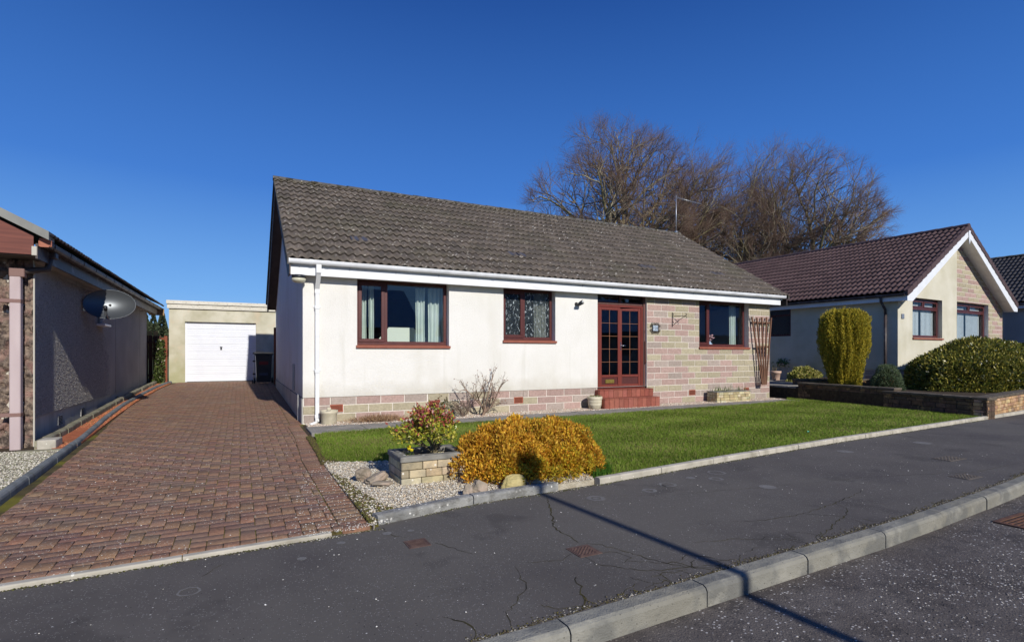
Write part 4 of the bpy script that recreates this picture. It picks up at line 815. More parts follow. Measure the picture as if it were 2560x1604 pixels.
leaf(8.295,8.925,.46,2.40,y+.0,R(-5),handle=True,hinge='r')
mb=MB(); mb.tube([(9.02,y-.04,1.02),(9.02,y-.075,1.05),(9.02,y-.075,1.55),(9.02,y-.04,1.58)],.012,8); mb.cbox(9.005,9.03,y-.045,y-.03,1.8,1.86,.003); mb.build('pull_handle',M['mahog_dull'],H)
# tiled doorstep
def tilestep(mb,x0,x1,y0,y1,z0,z1,n,cp):
    w=(x1-x0)/n
    for i in range(n):
        c=jit(random.choice([(.27,.082,.055),(.245,.072,.048),(.29,.098,.068)]),.1)
        mb.cbox(x0+i*w+.003,x0+(i+1)*w-.003,y0-.012,y0,z0+.002,z1-.02,.003,c); mb.cbox(x0+i*w+.003,x0+(i+1)*w-.003,y0-.02,y1,z1-.018,z1,.006,jit(c,.05))
    m_=max(1,round((y1-y0)/w))
    for i in range(m_): mb.cbox(x0-.012,x0,y0+(y1-y0)*i/m_+.003,y0+(y1-y0)*(i+1)/m_-.003,z0+.002,z1-.02,.003,jit((.30,.085,.055),.1)); mb.cbox(x1,x1+.012,y0+(y1-y0)*i/m_+.003,y0+(y1-y0)*(i+1)/m_-.003,z0+.002,z1-.02,.003,jit((.30,.085,.055),.1))
mb=MB(); tilestep(mb,7.42,9.06,9.86,10.16,-.02,.235,12,1); tilestep(mb,7.47,9.10,10.135,10.36,.235,.42,12,1); st=mb.build('doorstep',M['steptile'],H)
mb=MB(); mb.box(7.424,9.056,9.862,10.30,-.05,.216); mb.box(7.474,9.096,10.138,10.36,.20,.402); mb.build('grout',M['grout'],st)
# roof vents
for i,(x,yy) in enumerate([(2.06,11.09),(2.26,11.10),(5.66,11.09),(5.90,11.09),(9.55,11.1),(9.83,11.1),(12.2,11.1),(12.45,11.1)]):
    u=(yy-9.98)/cs; z=2.90+sn*u; mb=MB(); w_=.075 if i<2 else .1
    for k in range(1):
        p=[(x-w_,-.16,.030),(x+w_,-.16,.030),(x+w_,.12,.030),(x-w_,.12,.030),(x-w_,-.16,.062),(x+w_,-.16,.062),(x+w_,.12,.044),(x-w_,.12,.044)]
        mb.add([(a,yy+b*cs-c*sn,z+b*sn+c*cs) for a,b,c in p],[(0,1,2,3),(4,5,6,7),(0,1,5,4),(1,2,6,5),(2,3,7,6),(3,0,4,7)])
    mb.build('roof_vent',mat('slate_blue_vent' if i==0 else 'roof_vent',(.07,.07,.085),rough=.45) if i==0 else bpy.data.materials['slate_blue_vent'],H)
# side wall: cable cover and soil pipe base
mb=MB(); mb.cbox(.965,1.008,11.85,11.93,.50,1.06,.006); mb.build('cable_cover',M['plinth_grey'],H)
mb=MB(); mb.cbox(.965,1.0,10.75,10.85,-.0,.50,.008); mb.build('meter_cover',M['plinth_grey'],H)
mb=MB(); mb.box(1.0,1.035,18.3,18.5,2.62,2.70); mb.build('eaves_return',M['brownboard'],H)
# ---- things on / in the bungalow
def scroll(mb,cx,cz,y,r,a0,turns,sgn,rad):
    pts=[]
    for i in range(15):
        t=i/14; a=a0+sgn*turns*2*math.pi*t; rr=r*(1-.8*t); pts.append((cx+rr*math.cos(a),y,cz+rr*math.sin(a)))
    mb.tube(pts,rad,6)
pq=empty('house_number_plaque',(9.30,YF-.02,1.915)); tag(pq,'pale blue number plaque framed in black scrollwork on the stone beside the entrance','number plaque')
mb=MB(); mb.cbox(-.085,.085,-.016,-.002,-.07,.07,.004); mb.build('number_tile',M['plaque'],pq)
mb=MB()
for (a,b,c,d) in ((-.098,.098,.07,.083),(-.098,.098,-.083,-.07),(-.098,-.085,-.07,.07),(.085,.098,-.07,.07)): mb.box(a,b,-.02,.0,c,d)
for sx in (-1,1):
    for sz in (-1,1):
        scroll(mb,sx*.085,sz*.118,-.008,.034,-sz*math.pi/2,1.1,sx*sz,.006); scroll(mb,sx*.032,sz*.112,-.008,.028,-sz*math.pi/2,1.1,-sx*sz,.006)
        scroll(mb,sx*.140,sz*.038,-.008,.032,math.pi/2*(1-sx)+0,1.1,sx*sz,.006)
        scroll(mb,sx*.128,sz*.085,-.008,.026,math.pi/2*(1-sx),1.1,-sx*sz,.005)
mb.build('scroll_frame',M['iron'],pq)
cu=bpy.data.curves.new('numerals','FONT'); cu.body='126'; cu.size=.115; cu.align_x='CENTER'; cu.align_y='CENTER'; cu.extrude=.002; tf=bpy.data.objects.new('font_curve',cu); cu.materials.append(M['plaquetext']); me=bpy.data.meshes.new_from_object(tf); bpy.data.objects.remove(tf); to=bpy.data.objects.new('numerals',me); COL.objects.link(to); to.parent=pq; to.location=(0,-.0185,0); to.rotation_euler=(R(90),0,0)
mb=MB(); y=YF-.025; mb.box(9.872,9.892,y,y+.008,1.96,2.33); mb.tube([(9.882,y-.004,2.23),(9.882,y-.30,2.235)],.008,6)
def hb(pts,r=.007): mb.tube([(9.882,y-a,b) for a,b in pts],r,6)
hb([(0,2.0),(.08,2.06),(.18,2.15),(.30,2.225)]); hb([(.30,2.235),(.335,2.25),(.345,2.28),(.325,2.30),(.305,2.285)]); hb([(.30,2.235),(.34,2.215),(.345,2.19),(.32,2.18)]); hb([(0.0,2.31),(.02,2.30),(.025,2.27),(.008,2.26)]); hb([(0,2.09),(.025,2.08),(.02,2.05)])
hbk=mb.build('hanging_basket_bracket',M['iron']); hbk.location=(0,0,0); tag(hbk,'empty black wrought iron basket bracket fixed to the pink and buff stone','bracket')
# rotate bracket slightly so that it reads from the street
hbk.matrix_world=Matrix.Translation((9.882,YF-.02,0))@Matrix.Rotation(R(42),4,'Z')@Matrix.Translation((-9.882,-(YF-.02),0))
sp=empty('security_spotlight',(6.92,YF-.02,2.42)); tag(sp,'small black and silver spotlight on the cream wall between window and entrance','spotlight')
mb=MB(); mb.lathe((0,0,0),[(.0,-.0),(.04,0),(.04,.02),(.0,.02)],16); mb.v=[(x,-z,y_) for x,y_,z in mb.v]; mb.build('wall_plate',M['iron'],sp)
mb=MB(); mb.tube([(0,-.02,0),(-.01,-.07,-.04),(-.02,-.11,-.03)],.014,8); mb.tube([(-.03,-.09,-.05),(.02,-.14,.0),(.05,-.19,.03)],[.03,.045,.05],12); mb.build('lamp_head',M['blackplastic'],sp)
mb=MB(); mb.tube([(.05,-.188,.03),(.06,-.20,.036)],[.048,.05],12); mb.build('lamp_lens',M['chrome'],sp)
sd=empty('dome_light',(.93,10.14,2.665)); tag(sd,'round cream dome lamp under the white fascia at the corner above the downpipe','lamp')
mb=MB(); mb.lathe((0,0,-.06),[(.05,.06),(.115,.06),(.12,.0),(.05,.0)],20); mb.build('lamp_base',M['blackplastic'],sd)
mb=MB(); mb.lathe((0,0,-.06),[(.118,0),(.125,-.02),(.105,-.055),(.06,-.075),(.01,-.08)],20); mb.build('lamp_dome',M['dome'],sd)
def curtain(x0,x1,z0,z1,y,label,n=6,cat='curtain',m=None,group=None):
    s=np.linspace(0,1,n*10+1); z=np.linspace(z0,z1,5); V=[];F=[]
    for j,zz in enumerate(z):
        for i,t in enumerate(s): V.append((x0+(x1-x0)*t+.008*math.sin(j+i*.3),y+.028*math.sin(t*n*2*math.pi+.3*math.sin(j*.7)),zz))
    m_=len(s)
    for j in range(4):
        for i in range(m_-1): F.append((j*m_+i,j*m_+i+1,(j+1)*m_+i+1,(j+1)*m_+i))
    o=np_mesh('curtain',V,F,m or M['curtain'],None,None,True); return tag(o,label,cat,group)
curtain(2.04,2.24,1.25,2.64,YF+.42,'pale green curtain edge at the far left of the three pane wide window',3)
curtain(2.26,2.36,1.25,2.62,YF+.34,'narrow white net curtain left of the brown mullion in the widest window',2)
curtain(3.22,3.42,1.25,2.62,YF+.36,'white gathered net curtain in the right part of the wide window',3)
curtain(3.50,3.86,1.25,2.64,YF+.40,'pale green curtain at the right edge of the wide window',4)
curtain(5.98,6.30,1.4,2.64,YF+.30,'blue white curtain behind the patterned glass window',4)
curtain(12.42,12.66,1.3,2.64,YF+.38,'pale curtain at the right side of the window near the trellis',3)
dm=empty('dressing_table_mirror',(3.06,YF+.75,1.2)); tag(dm,'cream backed folding mirror standing inside the wide window','mirror')
mb=MB(); mb.prism([(-.36,.0),(-.36,.54),(-.30,.62),(.22,.62),(.30,.56),(.34,.48),(.34,.0)],-.012,.012,'y'); mb.build('centre_panel',M['cream_furniture'],dm)
mb=MB(); mb.prism([(.36,.0),(.36,.46),(.44,.47),(.5,.40),(.5,.0)],.0,.022,'y'); mb.build('side_panel',M['cream_furniture'],dm)
mb=MB(); mb.prism([(-.37,.0),(-.37,.46),(-.45,.44),(-.52,.36),(-.52,.0)],.0,.022,'y'); mb.build('side_panel',M['cream_furniture'],dm)
mb=MB(); mb.cbox(2.4,3.7,YF+.62,YF+1.0,.5,1.2,.01); dt=mb.build('dressing_table',M['cream_furniture']); tag(dt,'low cream dressing table under the folding mirror','dressing table')
vz=empty('flower_vase',(11.50,YF+.26,1.475)); tag(vz,'pink flowers in a blue and white vase on the sill of the right window','vase')
mb=MB(); mb.lathe((0,0,0),[(.04,0),(.07,.03),(.075,.07),(.04,.11),(.03,.13),(.04,.14)],20); mb.build('vase',M['china'],vz)
mb=MB()
for i in range(16):
    a=random.uniform(0,6.28); r_=random.uniform(.02,.12); zc=.22+random.uniform(-.05,.10); mb.lathe((r_*math.cos(a),r_*math.sin(a)*.6,zc),[(.004,-.02),(.035,-.008),(.04,.012),(.008,.02)],7); mb.tube([(0,0,.12),(r_*math.cos(a),r_*math.sin(a)*.6,zc-.02)],.003,4)
mb.build('blooms',M['flower'],vz)
# TV aerial
ae=empty('television_aerial',(13.92,RY,RZ)); tag(ae,'thin silver television aerial mast at the right end of the grey roof ridge','aerial')
mb=MB(); mb.tube([(0,0,-.05),(0,0,1.38)],.014,8); mb.box(-.05,.05,-.04,.04,-.04,.10); mb.build('mast',M['galv'],ae)
mb=MB(); dx,dy=math.cos(R(-18)),math.sin(R(-18)); mb.tube([(-.08*dx,-.08*dy,1.33),(.95*dx,.95*dy,1.12)],.009,6)
for i in range(12):
    t=i/11; x=.02+.9*t; L_=.13-.05*t; z=1.31-.19*t; mb.tube([(x*dx+dy*L_,x*dy-dx*L_,z),(x*dx-dy*L_,x*dy+dx*L_,z)],.005,5)
for k in range(5): mb.tube([(-.06,-.14,1.22+.05*k),(-.06,.14,1.22+.05*k)],.004,5)
mb.build('boom',M['galv'],ae)
# trellis
tr=tag(empty('fan_trellis',(0,0,0)),'brown wooden fan trellis leaning on the stone at the right corner of the bungalow','trellis')
tops=[12.79,12.99,13.20,13.40,13.60]; bots=[13.06,13.10,13.14,13.18,13.22]
for i,(a,b) in enumerate(zip(tops,bots)):
    mb=MB(); zt=2.30+random.uniform(-.01,.02); yb,yt=YF-.20,YF-.07
    p=[(a-.024,yt-.014,zt),(a+.024,yt-.014,zt),(b+.020,yb-.014,.40),(b-.020,yb-.014,.40)]
    mb.add(p+[(x,y_+.026,z) for x,y_,z in p],[(0,1,2,3),(4,5,6,7),(0,1,5,4),(1,2,6,5),(2,3,7,6),(3,0,4,7)]); mb.build('slat',M['trellis'],tr)
def rail(zz):
    t=(zz-.4)/1.9; y_=YF-.20+.13*t; a=bots[0]+(tops[0]-bots[0])*t; b=bots[-1]+(tops[-1]-bots[-1])*t; mb=MB(); mb.box(a-.01,b+.01,y_+.013,y_+.03,zz-.024,zz+.024); mb.build('rail',M['trellis'],tr)
rail(2.16); rail(1.47); rail(.45)
# ================================================================== GARAGE, BIN, FENCES
G=tag(empty('garage',(0,0,0)),'flat roofed cream garage with white ribbed door at the end of the drive','garage')
mb=MB(); wallpanel(mb,-2.10,1.15,.2,2.86,[(-1.645,.505,.2,2.355)],20.9,.16,back=.2); mb.box(-2.10,-1.95,20.905,26,.2,2.855); mb.box(1.0,1.15,20.905,26,.2,2.855); mb.build('rendered_wall',M['render_garage'],G)
mb=MB(); mb.cbox(-2.15,1.17,20.84,20.9,2.78,2.93,.006); mb.cbox(-2.17,1.19,20.80,26,2.93,3.05,.008); mb.build('roof',M['whitepaint'],G)
gd=MB(); z=.335
gd.box(-1.645,-1.60,20.99,21.03,.32,2.35); gd.box(.46,.505,20.99,21.03,.32,2.35)
while z<2.33:
    z2=min(z+.252,2.345); 
    for k in range(4):
        a=z+(z2-z)*k/4; b=z+(z2-z)*(k+1)/4; gd.cbox(-1.60,.46,20.998+(.004 if k%2 else 0),21.03,a+.001,b-.001,.003)
    gd.box(-1.60,.46,21.012,21.03,z2-.004,z2+.004); z+=.255
gdo=gd.build('garage_door',M['whitedoor'],G)
mb=MB(); mb.prism([(-.62,1.52),(-.54,1.52),(-.555,1.49),(-.555,1.42),(-.605,1.42),(-.605,1.49)],20.965,20.995,'y'); mb.build('handle',M['blackplastic'],gdo)
mb=MB(); mb.box(-1.64,.50,20.90,20.98,.28,.325); mb.build('threshold',M['slab'],G)
gl=empty('bulkhead_light',(1.17,20.95,2.62)); tag(gl,'small white wall light at the upper right edge of the garage','lamp')
mb=MB(); mb.cbox(0,.05,-.05,.05,-.02,.06,.008); mb.build('bracket',M['blackplastic'],gl); mb=MB(); mb.tube([(.03,-.02,.0),(.16,-.06,.02)],[.05,.06],12); mb.build('lamp_head',M['upvc'],gl)
# wheelie bin with lid, handle, wheels; loading straps on its left edge
B=empty('wheelie_bin',(.70,19.55,gz(0,19.5))); tag(B,'black wheelie bin in shade at the right of the white garage door','bin')
mb=MB(); vs=[(-.21,-.24,.06),(.21,-.24,.06),(.21,.24,.06),(-.21,.24,.06),(-.245,-.30,.94),(.245,-.30,.94),(.245,.30,.94),(-.245,.30,.94)]
mb.add(vs,[(0,3,2,1),(4,5,6,7),(0,1,5,4),(1,2,6,5),(2,3,7,6),(3,0,4,7)]); mb.cbox(-.265,.265,-.32,.32,.92,.965,.01); mb.build('body',M['blackplastic'],B)
mb=MB(); mb.prism([(-.33,.968),(-.33,1.0),(.0,1.045),(.34,1.02),(.34,.968)],-.28,.28,'x'); mb.build('lid',M['blackplastic'],B)
mb=MB(); mb.tube([(-.22,.35,.96),(.22,.35,.96)],.018,8); mb.build('handle',M['blackplastic'],B)
for x in (-.27,.27):
    mb=MB(); mb.tube([(x-.025,.20,.10),(x+.025,.20,.10)],.10,16); mb.build('wheel',M['blackplastic'],B)
mb=MB(); mb.box(-.14,.13,-.292,-.284,.63,.74); mb.build('label',M['labelred'],B)
mb=MB(); mb.box(-.14,.12,-.268,-.258,.28,.36); mb.build('label',M['labelblue'],B)
T=empty('folding_trolley',(.42,19.5,gz(0,19.5))); tag(T,'thin metal folding trolley frame standing beside the black bin','trolley')
mb=MB(); mb.tube([(-.02,-.08,.05),(.0,-.06,1.0)],.012,8); mb.tube([(.05,-.0,.98),(.08,.0,1.13),(.30,.0,1.13),(.30,.0,1.0)],.008,6); mb.build('frame',M['galv'],T)
mb=MB()
for z in (.30,.72,.98): mb.cbox(-.05,.03,-.11,-.03,z,z+.05,.01)
mb.build('clamps',M['blackplastic'],T)
for x in (-.06,):
    mb=MB(); mb.tube([(x-.015,-.05,.07),(x+.015,-.05,.07)],.07,14); mb.build('wheel',M['blackplastic'],T)
def board_fence(name,label,x0,x1,y,z0,z1,m,group=None,bw=.12,posts=(),ax='x'):
    f=tag(empty(name,(0,0,0)),label,'fence',group); mb=MB(); u=x0
    while u<x1-.01:
        e=min(u+bw-.008,x1); zz=z1+random.uniform(-.008,.008)
        if ax=='x': mb.cbox(u,e,y,y+.02,z0,zz,.004)
        else: mb.cbox(y,y+.02,u,e,z0,zz,.004)
        u+=bw
    mb.build('boards',m,f); mb=MB()
    for z in (z0+.25,z1-.25):
        if ax=='x': mb.cbox(x0,x1,y-.04,y-.002,z,z+.07,.004)
        else: mb.cbox(y-.04,y-.002,x0,x1,z,z+.07,.004)
    mb.build('rail',m,f)
    for p in posts:
        mb=MB(); 
        if ax=='x': mb.cbox(p,p+.09,y-.06,y+.03,z0-.05,z1+.05,.006)
        else: mb.cbox(y-.06,y+.03,p,p+.09,z0-.05,z1+.05,.006)
        mb.build('post',m,f)
    return f
board_fence('timber_gate','dark brown timber gate between the grey rendered wall and the garage',-2.74,-2.28,20.55,.3,1.86,M['fencewood_dark'],posts=(-2.78,))
board_fence('garden_fence','red brown board fence beside the left edge of the garage',-2.28,-2.12,20.5,.28,1.80,M['fencewood'],posts=(-2.19,))
board_fence('side_fence','dark red fence between the black bin and the bungalow rear corner',1.02,1.36,19.4,.2,2.1,M['fencewood'],posts=(1.0,))
for i,(x,l) in enumerate([(-2.70,'left pale yellow timber block on top of the dark gate'),(-2.53,'right pale yellow timber block on top of the dark gate')]):
    mb=MB(); mb.cbox(x,x+.12,20.9,21.0,1.5,2.03,.006); tag(mb.build('timber_post',M['newwood']),l,'post','fresh timber posts behind the gate')
# climbing plant on the fence
n=900; z=rng.uniform(.32,1.72,n); wd=.30-.10*(z-.3)/1.4; x=-2.17-np.abs(rng.uniform(0,1,n))*wd; P=np.stack([x,20.40+rng.uniform(-.08,.03,n),z],1); D=rng.normal(size=(n,3)); D[:,1]-=1.0; D[:,2]-=.4
Cc=chipcols(n,[(.07,.11,.025),(.10,.14,.03),(.16,.19,.06),(.05,.07,.02)]); wh=rng.random(n)<.05; Cc[wh]=(.6,.58,.45)
iv=empty('climbing_ivy',(0,0,0)); tag(iv,'leafy green climber with pale blooms against the red brown fence','climbing plant')
leaves('leaves',P,D,rng.uniform(.05,.10,n),rng.uniform(.04,.07,n),Cc,M['leaf'],iv)
mb=MB()
for k in range(5): x=-2.2-.05*k; mb.tube([(x,20.44,.28),(x+.03,20.43,.8),(x-.01,20.45,1.3),(x+.02,20.44,1.7)],.008,5)
mb.build('stems',M['trellis'],iv)
# ================================================================== LEFT BUNGALOW
Lh=tag(empty('grey_bungalow',(0,0,0)),'grey rendered bungalow in shade with brown gutter at the left of the drive','house')
lx=-2.62; zb=-.10
mb=MB(); mb.add([(lx,9.64,.34),(lx,20.2,.34),(lx,20.2,2.62),(lx,9.64,2.62)],[(0,1,2,3)]); mb.add([(lx,20.2,0),(-10,20.2,0),(-10,20.2,2.62),(-6.3,20.2,4.9),(lx,20.2,2.62)],[(0,1,2,3,4)])
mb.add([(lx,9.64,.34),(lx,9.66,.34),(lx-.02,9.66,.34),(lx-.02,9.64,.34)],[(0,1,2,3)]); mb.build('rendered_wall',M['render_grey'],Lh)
mb=MB(); mb.box(-2.66,lx-.018,9.64,20.2,zb-.1,.345); mb.build('plinth',M['plinth_grey'],Lh)
for i in range(3): mb=MB(); mb.box(lx-.001,lx+.003,12.07+i*3.4,12.078+i*3.4,.36,2.6); mb.build('movement_joint',M['brownboard'],Lh)
mb=MB(); mb.box(-2.64,-2.548,9.585,9.637,zb,2.56); mb.build('stone_corner',M['roughstone'],Lh); mb=MB(); mb.cbox(-2.552,-2.533,9.575,9.60,zb,2.56,.003); mb.build('corner_bead',M['mortar_light'],Lh)
for y in (11.05,12.45,15.6,18.4):
    mb=MB(); mb.cbox(lx-.03,lx-.008,y,y+.24,.10,.27,.004); v=mb.build('air_vent',M['plinth_grey'],Lh); mb=MB()
    for k in range(6): mb.box(lx-.009,lx-.004,y+.02,y+.22,.115+k*.024,.127+k*.024)
    mb.build('vent_holes',M['black'],v)
# rough split faced stone front: irregular blocks with deep relief
nu,nzr=200,90; us=np.linspace(-4.4,-2.55,nu); zs=np.linspace(zb,2.6,nzr); U_,Z_=np.meshgrid(us,zs)
from mathutils import noise as mn
hh=np.array([[mn.fractal(Vector((u*9,z*9,3.1)),.8,2.2,5)*.085+mn.noise(Vector((u*26,z*26,1)))*.018 for u in us] for z in zs])
row=((Z_-zb)/.205); fr=np.abs((row%1)-.5)*2; fu=(((U_+4.4)/.42+(row.astype(int)%2)*.5)%1); fj=np.minimum(1-fr,np.minimum(fu,1-fu)*4); jm=np.clip(fj*6,0,1)
Yy=9.63-(.01+(.035+hh)*jm); V=np.stack([U_,Yy,Z_],-1).reshape(-1,3); i=(np.arange(nzr-1)[:,None]*nu+np.arange(nu-1)[None]).reshape(-1); F=np.stack([i,i+1,i+1+nu,i+nu],1)
np_mesh('rough_stone_facing',V,F,M['roughstone'],Lh)
mb=MB(); mb.box(-10,-2.66,9.632,9.70,zb,2.62); mb.build('front_wall',M['mortar_light'],Lh)
mb=MB(); PX,PY=-2.69,9.44
mb.cbox(PX-.058,PX+.058,PY-.05,PY+.05,-.09,2.37,.008); mb.build('downpipe',M['pipe_pink'],Lh)
CB=mat('clip_brown',(.22,.13,.11),rough=.6)
for z in (.42,1.95): mb=MB(); mb.cbox(PX-.17,PX+.062,PY-.054,PY+.054,z,z+.05,.004); mb.build('pipe_clip',CB,Lh)
mb=MB(); mb.cbox(PX-.062,PX+.10,PY-.056,PY+.056,2.30,2.42,.008); mb.build('pipe_socket',CB,Lh)
mb=MB(); mb.tube([(PX+.06,PY,2.38),(-2.40,9.60,2.45),(-2.36,9.62,2.70)],.045,8); mb.cbox(-2.42,-2.30,9.55,9.69,2.60,2.78,.01); mb.build('offset_pipe',M['pipe_brown'],Lh)
k=math.tan(R(28)); EX,EZl=-2.22,2.80; y0l=9.02
mb=MB(); mb.box(-2.40,-2.375,9.10,20.65,2.52,2.72); mb.build('fascia',M['pipe_brown'],Lh)
mb=MB(); mb.box(-2.60,-2.40,9.7,20.6,2.56,2.575); mb.build('soffit',M['soffit'],Lh)
mb=MB(); mb.box(-2.60,-2.40,20.2,20.62,2.55,2.57); mb.box(-2.62,-2.2,20.60,20.63,2.52,2.74); mb.build('rear_soffit',mat('plywood',(.35,.22,.10),rough=.8),Lh)
mb=MB(); mb.box(-9,-2.42,9.12,9.64,2.56,2.585); mb.build('front_soffit',M['brownboard'],Lh)
mb=MB(); mb.prism([(-2.42,2.57),(-2.42,2.82),(-6.3,2.82+3.88*k),(-9,2.82),(-9,2.57)],9.10,9.125,'y'); mb.build('gable_cladding',M['redclad'],Lh)
mb=MB(); mb.cbox(-2.44,-2.385,9.095,9.13,2.56,2.68,.004); mb.build('cladding_end',M['mortar_light'],Lh)
up=(-math.cos(R(28)),0,math.sin(R(28)))
tiled_roof('roof',(EX,9.06,EZl),(0,1,0),up,11.55,4.6,M['tile_dark'],Lh,course=.34,pitch=.15,amp=.03,cols=[(.055,.045,.042),(.065,.05,.046)],seed=9,lip=.02)
tiled_roof('far_roof_slope',(2*-6.28-EX,20.6,EZl),(0,-1,0),(-up[0],0,up[2]),11.55,4.6,M['tile_dark'],Lh,course=.34,pitch=.3,amp=.03,cols=[(.055,.045,.042)],seed=9)
mb=MB()
for q in range(5):   # dry verge caps
    u0=q*.88+.05; u1=u0+.87; a=(EX+.02-u0*math.cos(R(28)),EZl+u0*math.sin(R(28))); b=(EX+.02-u1*math.cos(R(28)),EZl+u1*math.sin(R(28))); h=.055+.006*(q%2)
    mb.add([(a[0],9.02,a[1]-.06),(b[0],9.02,b[1]-.06),(b[0],9.02,b[1]+h),(a[0],9.02,a[1]+h),(a[0],9.26,a[1]-.06),(b[0],9.26,b[1]-.06),(b[0],9.26,b[1]+h),(a[0],9.26,a[1]+h)],[(0,1,2,3),(4,5,6,7),(3,2,6,7),(0,3,7,4),(1,2,6,5),(0,1,5,4)])
mb.build('verge_cap',M['capgrey'],Lh)
g=MB(); g.prism([(-2.372-a,2.695+b) for a,b in gp],9.14,20.9,'y'); gu=g.build('gutter',M['pipe_brown'],Lh)
mb=MB(); mb.prism([(-2.374-a*1.1,2.692+b*1.12) for a,b in gp],9.12,9.14,'y'); mb.cbox(-2.375,-2.24,9.13,9.16,2.69,2.80,.004); mb.build('gutter_stop',M['gutter_end'],gu)
y=9.35
while y<20.8: mb=MB(); mb.prism([(-2.374-a*1.07,2.694+b*1.06) for a,b in gp],y,y+.035,'y'); mb.build('gutter_bracket',M['pipe_brown'],gu); y+=.78
# roughcast pebbles thrown on the wall: they stand proud and catch the raking sun
n=90000; P=np.stack([rng.uniform(.36,2.5,n),rng.uniform(9.7,15.5,n),rng.uniform(-.001,.003,n)],1); P=P[rng.random(n)<np.clip(1.6-.55*np.abs(P[:,1]-12)-.5*np.maximum(P[:,0]-1.2,0),0,1)]; n=len(P)
rc=chips('roughcast',P,rng.uniform(.005,.0095,n),chipcols(n,[(.42,.395,.35),(.48,.455,.41),(.38,.36,.32)]),M['gravel'],Lh,flat=1.0)
rc.matrix_world=Matrix(((0,0,1,lx),(0,1,0,0),(1,0,0,0),(0,0,0,1)))
# satellite dish
D_=empty('satellite_dish',(-2.19,12.42,2.19)); tag(D_,'large dark oval satellite dish on the shaded grey wall','satellite dish')
nr,na=12,40; V=[];F=[]
for i in range(nr+1):
    r_=i/nr
    for j in range(na):
        t=2*math.pi*j/na; V.append((.40*r_*math.cos(t),.09*(r_*r_)*-1+.05,.285*r_*math.sin(t)))
F=[(i*na+j,i*na+(j+1)%na,(i+1)*na+(j+1)%na,(i+1)*na+j) for i in range(nr) for j in range(na)]
ds=np_mesh('reflector',V,F,M['dish'],D_,None,True); ds.rotation_euler=(R(-14),0,R(6))
mb=MB(); mb.tube([(.40*math.cos(2*math.pi*j/40),-.04,.285*math.sin(2*math.pi*j/40)) for j in range(41)],.006,6,cap=False); rm=mb.build('rim',M['dish'],D_); rm.rotation_euler=(R(-14),0,R(6))
mb=MB(); mb.tube([(0,.0,-.27),(.0,-.22,-.24),(.0,-.36,-.12)],.013,8); mb.build('feed_arm',M['galv'],D_)
mb=MB(); mb.tube([(0,-.36,-.12),(.0,-.40,-.06)],[.03,.035],12); mb.cbox(-.02,.02,-.37,-.33,-.22,-.10,.004); mb.build('receiver',M['blackplastic'],D_)
mb=MB(); mb.tube([(0,.04,0),(-.10,.16,-.02),(-.43,.16,-.02)],.022,8); mb.cbox(-.44,-.42,.06,.26,-.12,.10,.003); mb.build('wall_bracket',M['iron'],D_)
mb=MB(); mb.tube([(-2.60,13.75,1.9),(-2.60,13.75,2.54)],.022,8); mb.build('cable_conduit',M['plinth_grey'],Lh)
mb=MB(); mb.cbox(-2.615,-2.47,13.55,14.15,1.84,1.89,.006); tag(mb.build('wall_ledge',M['upvc']),'short white ledge on the grey wall under the satellite dish','ledge')
